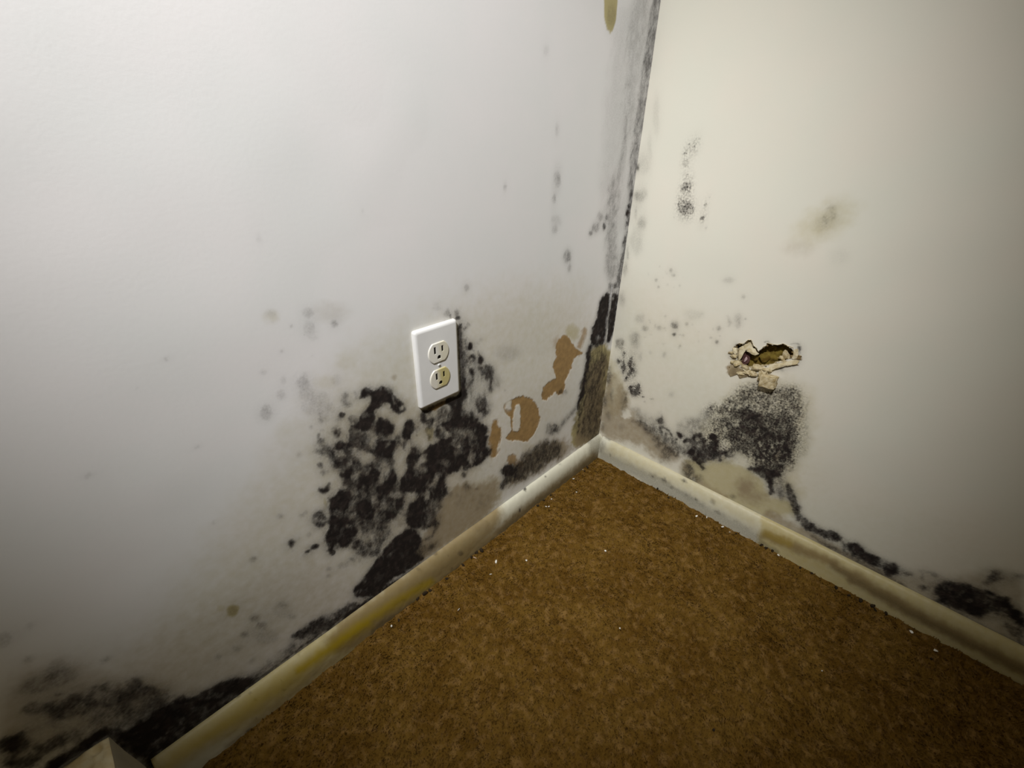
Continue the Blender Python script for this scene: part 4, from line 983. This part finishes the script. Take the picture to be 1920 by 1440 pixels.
sl = box_at(0, 0, .0017, .00025, -.00755, -.0071); sl.name = 'screw_slot'; sl.data.name = 'screw_slot'; sl.data.materials.append(black); sl.parent = sc_

# ---------------------------------------------------------------- the broken hole in the right wall
gyp = plain('crumbling_gypsum', (0.58, 0.50, 0.33), (0.36, 0.28, 0.14), 160, .9, .1, .7)
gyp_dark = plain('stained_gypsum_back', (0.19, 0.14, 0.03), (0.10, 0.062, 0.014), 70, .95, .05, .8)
paper = plain('torn_drywall_paper', (0.66, 0.59, 0.42), (0.46, 0.38, 0.22), 110, .85, .1, .4)
kraft = plain('damp_kraft_paper', (0.30, 0.24, 0.14), (0.20, 0.155, 0.09), 90, .9, .1, .4)
rot = plain('dark_gap_shade', (0.055, 0.022, 0.022), (0.10, 0.05, 0.045), 60, .8, .1, .5)  # purplish dark colour painted for the shade in the deep gap


def RW(x, y, out=0.0):
    p = on_right(1340 + x / 9.6, 610 + y / 9.6); return Vector((-out, p[1], p[2]))


# broken edge of the board: the outline carried inwards, crumbling
dense = []
for i in range(len(HOLE)):
    a, b = HOLE[i], HOLE[(i + 1) % len(HOLE)]
    k = max(2, int(math.dist(a, b) / 16))
    dense += [(a[0] + (b[0] - a[0]) * t / k, a[1] + (b[1] - a[1]) * t / k) for t in range(k)]
hc = (sum(p[0] for p in dense) / len(dense), sum(p[1] for p in dense) / len(dense))
V = []; F = []; n = len(dense); LV = (-.0006, .002, .005, .009, .0125)
for li, dep in enumerate(LV):
    for i, (x_, y_) in enumerate(dense):
        j = (mnoise.noise(Vector((x_ * .03, y_ * .03, dep * 400))) * 13) - (6 if li == 0 else 0)
        ox, oy = x_ - hc[0], y_ - hc[1]; q = math.hypot(ox, oy)
        p = RW(x_ + ox / q * (j + 10), y_ + oy / q * (j + 8)); p.x = dep; V.append(p)
for li in range(len(LV) - 1):
    for i in range(n):
        k = (i + 1) % n
        F.append((li * n + i, li * n + k, (li + 1) * n + k, (li + 1) * n + i))
mesh_obj('broken_edge', V, F, gyp, wall_right)
# back of the cavity
gx = np.linspace(300, 1500, 60); gy = np.linspace(180, 840, 34); V = []
for a in gx:
    for b in gy:
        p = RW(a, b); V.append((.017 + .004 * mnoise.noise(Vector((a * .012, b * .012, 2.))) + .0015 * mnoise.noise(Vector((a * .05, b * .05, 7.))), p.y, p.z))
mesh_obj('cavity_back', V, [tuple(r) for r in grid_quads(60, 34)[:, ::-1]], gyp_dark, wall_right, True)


def slab(name, pts, mat, out0, out1, thick=.0016, jag=5, seed=0, lift=None):
    """a torn piece standing from the wall: outline in the hole's survey, lifted from out0 (at its first points) to out1"""
    P = []
    for i in range(len(pts)):
        a, b = pts[i], pts[(i + 1) % len(pts)]
        k = max(1, int(math.dist(a, b) / 28))
        for t in range(k):
            x_, y_ = a[0] + (b[0] - a[0]) * t / k, a[1] + (b[1] - a[1]) * t / k
            P.append((x_ + jag * mnoise.noise(Vector((x_ * .04, y_ * .04, seed))), y_ + jag * mnoise.noise(Vector((x_ * .04, y_ * .04, seed + 9)))))
    ys = [p[1] for p in P]; y0, y1 = min(ys), max(ys)
    n = len(P); V = []
    cx, cy = sum(p[0] for p in P) / n, sum(ys) / n
    def o_(x_, y_):
        t = (y_ - y0) / (y1 - y0); return out0 + (out1 - out0) * t + .0010 * mnoise.noise(Vector((x_ * .03, y_ * .03, seed + 3)))
    for th in (0, thick):
        for (x_, y_) in P: V.append(RW(x_, y_, o_(x_, y_) + th))
    V.append(RW(cx, cy, o_(cx, cy))); V.append(RW(cx, cy, o_(cx, cy) + thick * 1.7))
    F = []
    for i in range(n):
        k = (i + 1) % n
        F += [(i, k, n + k, n + i), (n + i, n + k, 2 * n + 1), (k, i, 2 * n)]
    o = mesh_obj(name, V, F, mat, wall_right)
    bm = bmesh.new(); bm.from_mesh(o.data); bmesh.ops.recalc_face_normals(bm, faces=bm.faces); bm.to_mesh(o.data); bm.free()
    return o


def lump(name, x, y, out, size, mat, seed, parent=wall_right, squash=(1, 1, 1), boxy=0.0, rotz=0.0):
    """an angular broken lump: the hull of scattered points, its faces roughened"""
    g = random.Random(int(seed * 100) + 3)
    bm = bmesh.new()
    if boxy:
        for a in (-1, 1):
            for b in (-1, 1):
                for c_ in (-1, 1):
                    bm.verts.new((a * (.84 + .1 * g.random()), b * (.84 + .12 * g.random()), c_ * (.84 + .12 * g.random())))
    else:
        for k in range(13):
            v_ = Vector((g.gauss(0, 1), g.gauss(0, 1), g.gauss(0, 1))).normalized() * (.8 + .4 * g.random()); bm.verts.new(v_)
    bmesh.ops.convex_hull(bm, input=bm.verts)
    bmesh.ops.delete(bm, geom=[v_ for v_ in bm.verts if not v_.link_faces], context='VERTS')
    bmesh.ops.bevel(bm, geom=list(bm.edges), offset=.10, segments=1, affect='EDGES')
    bmesh.ops.triangulate(bm, faces=bm.faces)
    bmesh.ops.subdivide_edges(bm, edges=bm.edges, cuts=2)
    for v_ in bm.verts:
        c_ = v_.co.copy()
        k = 1 + .16 * mnoise.noise(c_ * 2.2 + Vector((seed, 0, 0))) + .12 * mnoise.noise(c_ * 6 + Vector((0, seed, 0)))
        v_.co = Vector((c_.x * squash[0], c_.y * squash[1], c_.z * squash[2])) * k * size
    bmesh.ops.recalc_face_normals(bm, faces=bm.faces)
    me = bpy.data.meshes.new(name); bm.to_mesh(me); bm.free(); me.materials.append(mat)
    o = bpy.data.objects.new(name, me); COL.objects.link(o); o.parent = parent
    o.location = RW(x, y, out); o.rotation_euler = (rotz, 0, 0)
    return o


slab('torn_paper', [(420, 420), (520, 360), (600, 300), (650, 290), (690, 380), (640, 460), (560, 430), (520, 500), (470, 600), (430, 640), (415, 520)], paper, -.008, -.004, .002, 8, 1)
slab('torn_paper', [(560, 470), (660, 420), (720, 430), (740, 480), (790, 520), (720, 545), (640, 510)], paper, -.006, -.003, .0025, 9, 2)
slab('gap_shade_sheet', [(500, 500), (560, 460), (610, 480), (600, 560), (590, 680), (560, 720), (480, 740), (440, 670), (470, 590)], rot, -.0145, -.012, .002, 6, 3)  # dark sheet standing in for the shaded hole behind the torn flap
lump('gypsum_crumb', 530, 640, -.008, .0042, plain('pinkish_crumb', (.46, .33, .33), None, 90, .9), 3.1, squash=(.6, .7, 1.3))
slab('torn_paper', [(1000, 700), (1080, 680), (1200, 670), (1320, 640), (1460, 610), (1530, 640), (1500, 690), (1300, 720), (1180, 750), (1040, 790), (960, 800)], paper, .000, .0045, .0014, 7, 4)['label'] = 'long pale lip of torn paper under the hole'
slab('torn_paper', [(560, 770), (660, 800), (710, 870), (650, 890), (580, 820), (500, 780)], paper, .000, .005, .0014, 7, 5)
slab('torn_paper', [(1420, 440), (1500, 420), (1510, 520), (1480, 590), (1420, 610), (1390, 590), (1420, 520)], paper, -.0003, .0008, .0008, 4, 6)
slab('torn_paper', [(330, 400), (400, 400), (420, 480), (390, 520), (340, 480)], paper, .0005, .003, .0014, 6, 7)
slab('damp_paper', [(250, 860), (300, 760), (380, 740), (500, 800), (620, 860), (690, 900), (560, 925), (460, 945), (420, 880), (360, 880), (290, 915)], kraft, .0002, .0016, .0008, 7, 8)['label'] = 'grey-brown scrap of wet paper below the hole'
lump('gypsum_block', 1000, 975, .0085, .0122, gyp, 5.2, squash=(.72, 1.08, .92), boxy=.9, rotz=-.08)['label'] = 'squarish cream block hanging below the hole'
for i, (x_, y_, o_, s_, q_) in enumerate([(900, 830, .005, .0100, (.7, .8, 1.1)), (800, 790, .004, .0098, (.7, 1.1, .8)), (700, 850, .003, .0080, (.7, 1.1, .8)), (850, 900, .004, .0080, (.6, .8, 1.3)), (770, 750, .001, .0085, (.8, 1.2, .8)), (950, 780, .003, .0085, (.8, 1.1, .7)),
                                          (350, 540, .002, .0066, (.6, 1.2, .7)), (310, 480, .002, .0042, (.6, 1.1, .8)), (400, 680, .002, .0078, (.6, 1.2, .8)), (320, 650, .0015, .005, (.5, 1.1, .9)), (560, 760, .001, .0066, (.7, 1.4, .7)), (1240, 560, -.011, .0085, (.5, .9, 1.2)), (1180, 620, -.011, .006, (.6, 1., .9)),
                                          (1040, 430, -.012, .006, (.6, 1.3, .6)), (860, 620, -.012, .009, (.5, 1.1, 1.)), (700, 600, -.012, .007, (.5, .8, 1.3)), (480, 860, .003, .0064, (.5, 1.3, .8)), (610, 850, .003, .0068, (.6, 1.4, .7)), (900, 1000, .003, .005, (.5, .7, 1.4))]):
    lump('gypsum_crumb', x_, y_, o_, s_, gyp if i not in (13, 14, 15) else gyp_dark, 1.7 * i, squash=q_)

# ragged little crumbs clinging to the broken rim
gyp_b = plain('browned_gypsum', (0.24, 0.175, 0.08), (0.13, 0.085, 0.035), 180, .9, .1, .7)
for i, (x_, y_, s_) in enumerate([(370, 385, .0034), (430, 345, .0036), (500, 335, .0030), (560, 300, .0034), (610, 262, .0036), (655, 262, .0034), (690, 330, .0030), (735, 390, .0034), (780, 440, .0036), (825, 435, .0034), (865, 400, .0036), (920, 375, .0030), (938, 335, .0030), (1010, 345, .0034), (1100, 352, .0028), (1225, 328, .0042), (1280, 355, .0036), (1335, 385, .0034),
                                   (1395, 420, .0034), (1410, 500, .0036), (1385, 570, .0036), (1500, 590, .0048), (1530, 560, .0034), (1480, 700, .0034), (280, 500, .0042), (330, 570, .0046), (250, 740, .0044), (600, 900, .0048), (470, 920, .0050), (720, 930, .0046), (880, 900, .0050), (830, 1010, .0036)]):
    lump('rim_crumb', x_, y_, -.0030 if i < 21 else -.0004, s_ * (.85 if i < 21 else .9), gyp_b, 31 + 1.3 * i, squash=(.6, 1.2, .9))

# ---------------------------------------------------------------- the block at the lower left
mb = plain('pitted_cream_plaster', (0.90, 0.82, 0.60), (0.74, 0.60, 0.34), 75, .9, .15, .7)
ms = plain('grey_block_side', (0.42, 0.38, 0.29), (0.35, 0.32, 0.25), 40, .85, .15, .2)
blk = bpy.data.objects.new('plaster_block', None); COL.objects.link(blk); blk.location = (-1.02, -0.05, 0)
tag(blk, 'broken cream plaster block with pitted top, against the wall past the baseboard end', 'block')
ap = on_left(199, 1374)
BX, BZ = ap[0], ap[2] - .001
pits = [(BX - .010, -.011, .0042, .006), (BX - .030, -.030, .006, .003), (BX - .055, -.045, .008, .003), (BX - .02, -.05, .005, .0025), (BX - .06, -.02, .006, .002), (BX - .085, -.035, .007, .003), (BX - .04, -.065, .006, .003)]
gx = np.linspace(BX - .16, BX, 90); gy = np.linspace(-.11, -.0025, 62); V = []
for a in gx:
    for b in gy:
        z = BZ + .0022 * mnoise.noise(Vector((a * 60, b * 60, 1.))) + .0012 * mnoise.noise(Vector((a * 170, b * 170, 4.)))
        for cx, cy, r, dp in pits:
            q = math.hypot(a - cx, b - cy); z -= dp * math.exp(-(q / r) ** 4)
        ed = min(BX - a, -.0025 - b, b + .11); z -= .003 * max(0, 1 - ed / .004) ** 2
        V.append((a + 1.02, b + .05, z))
mesh_obj('pitted_top', V, [tuple(r) for r in grid_quads(90, 62)], mb, blk, True)
# its sides, slightly spread towards the floor
def q_side(name, p0, p1, d0, d1, mat):
    V = []; n = 40
    for k in range(n + 1):
        t = k / n; x_ = p0[0] + (p1[0] - p0[0]) * t; y_ = p0[1] + (p1[1] - p0[1]) * t
        for j in range(9):
            f = j / 8; w = .0010 * mnoise.noise(Vector((x_ * 50, y_ * 50, f * 4)))
            zt = BZ - .003 + .0016 * mnoise.noise(Vector((x_ * 60, y_ * 60, 1.)))
            V.append((x_ + d0 * f + 1.02 + w, y_ + d1 * f + .05 + w, zt * (1 - f) - .003 * f))
    o = mesh_obj(name, V, [tuple(r) for r in grid_quads(n + 1, 9)], mat, blk, True)
    bm = bmesh.new(); bm.from_mesh(o.data); bmesh.ops.recalc_face_normals(bm, faces=bm.faces); bm.to_mesh(o.data); bm.free()
    return o


q_side('end_face', (BX, -.0025), (BX, -.11), .010, 0, ms)['label'] = 'smooth grey end of the block'
q_side('front_face', (BX - .16, -.11), (BX, -.11), 0, -.004, ms)

# ---------------------------------------------------------------- paint flakes and dirt crumbs on the carpet
flake_m = plain('white_paint_flake', (0.82, 0.80, 0.74), (0.72, 0.69, 0.60), 200, .7, .3)
flake_p = plain('pinkish_plaster_flake', (0.62, 0.45, 0.33), (0.55, 0.40, 0.28), 200, .8, .2)
crumb_m = plain('black_dirt', (0.022, 0.016, 0.010), (0.05, 0.035, 0.02), 200, .95, .05)


def chip(name, px_, py_, size, mat, ratio, thick, seed, label, cat, group, lift=.0030):
    g = random.Random(seed); n = 8; V = []; rot_ = g.random() * 6.28
    p = on_floor(px_, py_)
    for zt, sc in ((0, .8), (thick * .5, 1.0), (thick, .75)):
        for k in range(n):
            a = 6.283 * k / n; r = size * .5 * (0.75 + .5 * random.Random(seed * 31 + k).random()) * sc
            x_, y_ = r * math.cos(a), r * math.sin(a) * ratio
            V.append((x_ * math.cos(rot_) - y_ * math.sin(rot_), x_ * math.sin(rot_) + y_ * math.cos(rot_), zt + .0006 * math.cos(a + seed)))
    F = [tuple(range(n))[::-1], tuple(range(2 * n, 3 * n))]
    for i in range(2):
        for k in range(n): F.append((i * n + k, i * n + (k + 1) % n, (i + 1) * n + (k + 1) % n, (i + 1) * n + k))
    # parallax of the pile height: slide towards the camera along the sight line
    d = CAM - p; z = carpet_h(np.array([p[0]]), np.array([p[1]]))[0] + lift
    o = mesh_obj(name, V, F, mat, None, False, tuple(p + d * (z / d[2])))
    tag(o, label, cat, group)
    return o


FL = [(930, 1053, .0085, .45, 'largest paint flake on the carpet, long and white, below the left baseboard'), (1075, 898, .006, .7, 'bright white flake close to the left baseboard near the corner'),
      (1081, 923, .0042, .6, 'small tilted white flake on the carpet just below the brightest flake'), (1024, 950, .0042, .8, 'left flake of a touching white pair beside the left baseboard'),
      (1029, 950, .0040, .8, 'right flake of a touching white pair beside the left baseboard'), (1034, 936, .0034, .8, 'dull white flake against the left baseboard just above a touching pair'),
      (987, 1051, .0036, .8, 'tiny white flake alone to the right of the largest flake'), (1135, 1033, .0042, .8, 'white flake alone in the middle of the upper carpet'),
      (1306, 968, .0056, .7, 'white flake at the foot of the right baseboard, brightest on that side'), (1325, 970, .0050, .4, 'thin white sliver at the foot of the right baseboard'),
      (1355, 988, .0062, .8, 'pale broad flake tucked under the right baseboard'), (1368, 998, .0042, .6, 'small pale flake right of the broad one under the right baseboard'),
      (1459, 1041, .0050, .7, 'pale flake below the yellowed start of the right baseboard'), (1709, 1185, .0062, .7, 'grey-white flake on the dark carpet, nearer the corner of two'),
      (1754, 1220, .0062, .8, 'grey-white flake on the dark carpet, farther from the corner of two'), (920, 1077, .0046, .4, 'short white sliver below the largest flake'),
      (860, 1143, .0046, .4, 'slanting white sliver out on the carpet left of the other flakes'), (734, 1174, .0034, .8, 'tiny pale flake by the yellow stretch of the left baseboard'),
      (1093, 881, .0034, .7, 'tiny white flake nearest the corner on the left side'), (1200, 897, .0036, .7, 'tiny white flake nearest the corner on the right side'),
      (1162, 1178, .0034, .6, 'tiny pale fleck far out on the middle of the carpet'), (1541, 1258, .0034, .6, 'tiny pale fleck on the dark carpet right of the middle')]
for i, (a, b, s_, r_, lab) in enumerate(FL):
    chip('paint_flake', a, b, s_, flake_m, r_, .0012, i + 1, lab, 'paint flake', 'paint flakes on the carpet')
chip('plaster_flake', 890, 1046, .0075, flake_p, .4, .0016, 77, 'flat pinkish plaster flake at the foot of the left baseboard', 'plaster flake', None)
CR_L = [(1101, 877, .008), (1096, 884, .006), (1033, 929, .006), (1020, 939, .006), (1008, 949, .007), (944, 1003, .005), (903, 1033, .010), (893, 1037, .011), (884, 1046, .007), (868, 1060, .007), (838, 1086, .007), (806, 1108, .007), (796, 1114, .010), (783, 1124, .007), (748, 1164, .006)]
for i, (a, b, s_) in enumerate(CR_L):
    chip('dirt_crumb', a, b, s_, crumb_m, .6, s_ * .45, 100 + i, 'dark dirt crumb along the foot of the left baseboard', 'dirt', 'dirt crumbs along the left baseboard', .0005)
CR_R = [(1226, 907, .006), (1233, 917, .007), (1253, 934, .006), (1380, 1001, .004), (1427, 1023, .008), (1436, 1029, .009), (1448, 1034, .008), (1500, 1065, .006), (1522, 1076, .006), (1567, 1103, .008), (1591, 1117, .006), (1613, 1127, .009), (1635, 1137, .009), (1640, 1144, .006), (1660, 1151, .009), (1820, 1222, .008), (1866, 1242, .009), (1746, 1236, .006)]
for i, (a, b, s_) in enumerate(CR_R):
    chip('dirt_crumb', a, b, s_, crumb_m, .6, s_ * .45, 200 + i, 'dark dirt crumb along the foot of the right baseboard', 'dirt', 'dirt crumbs along the right baseboard', .0005)
chip('dirt_crumb', 1338, 1369, .004, crumb_m, .8, .002, 300, 'dark speck of dirt alone on the front of the carpet', 'dirt', None, .001)
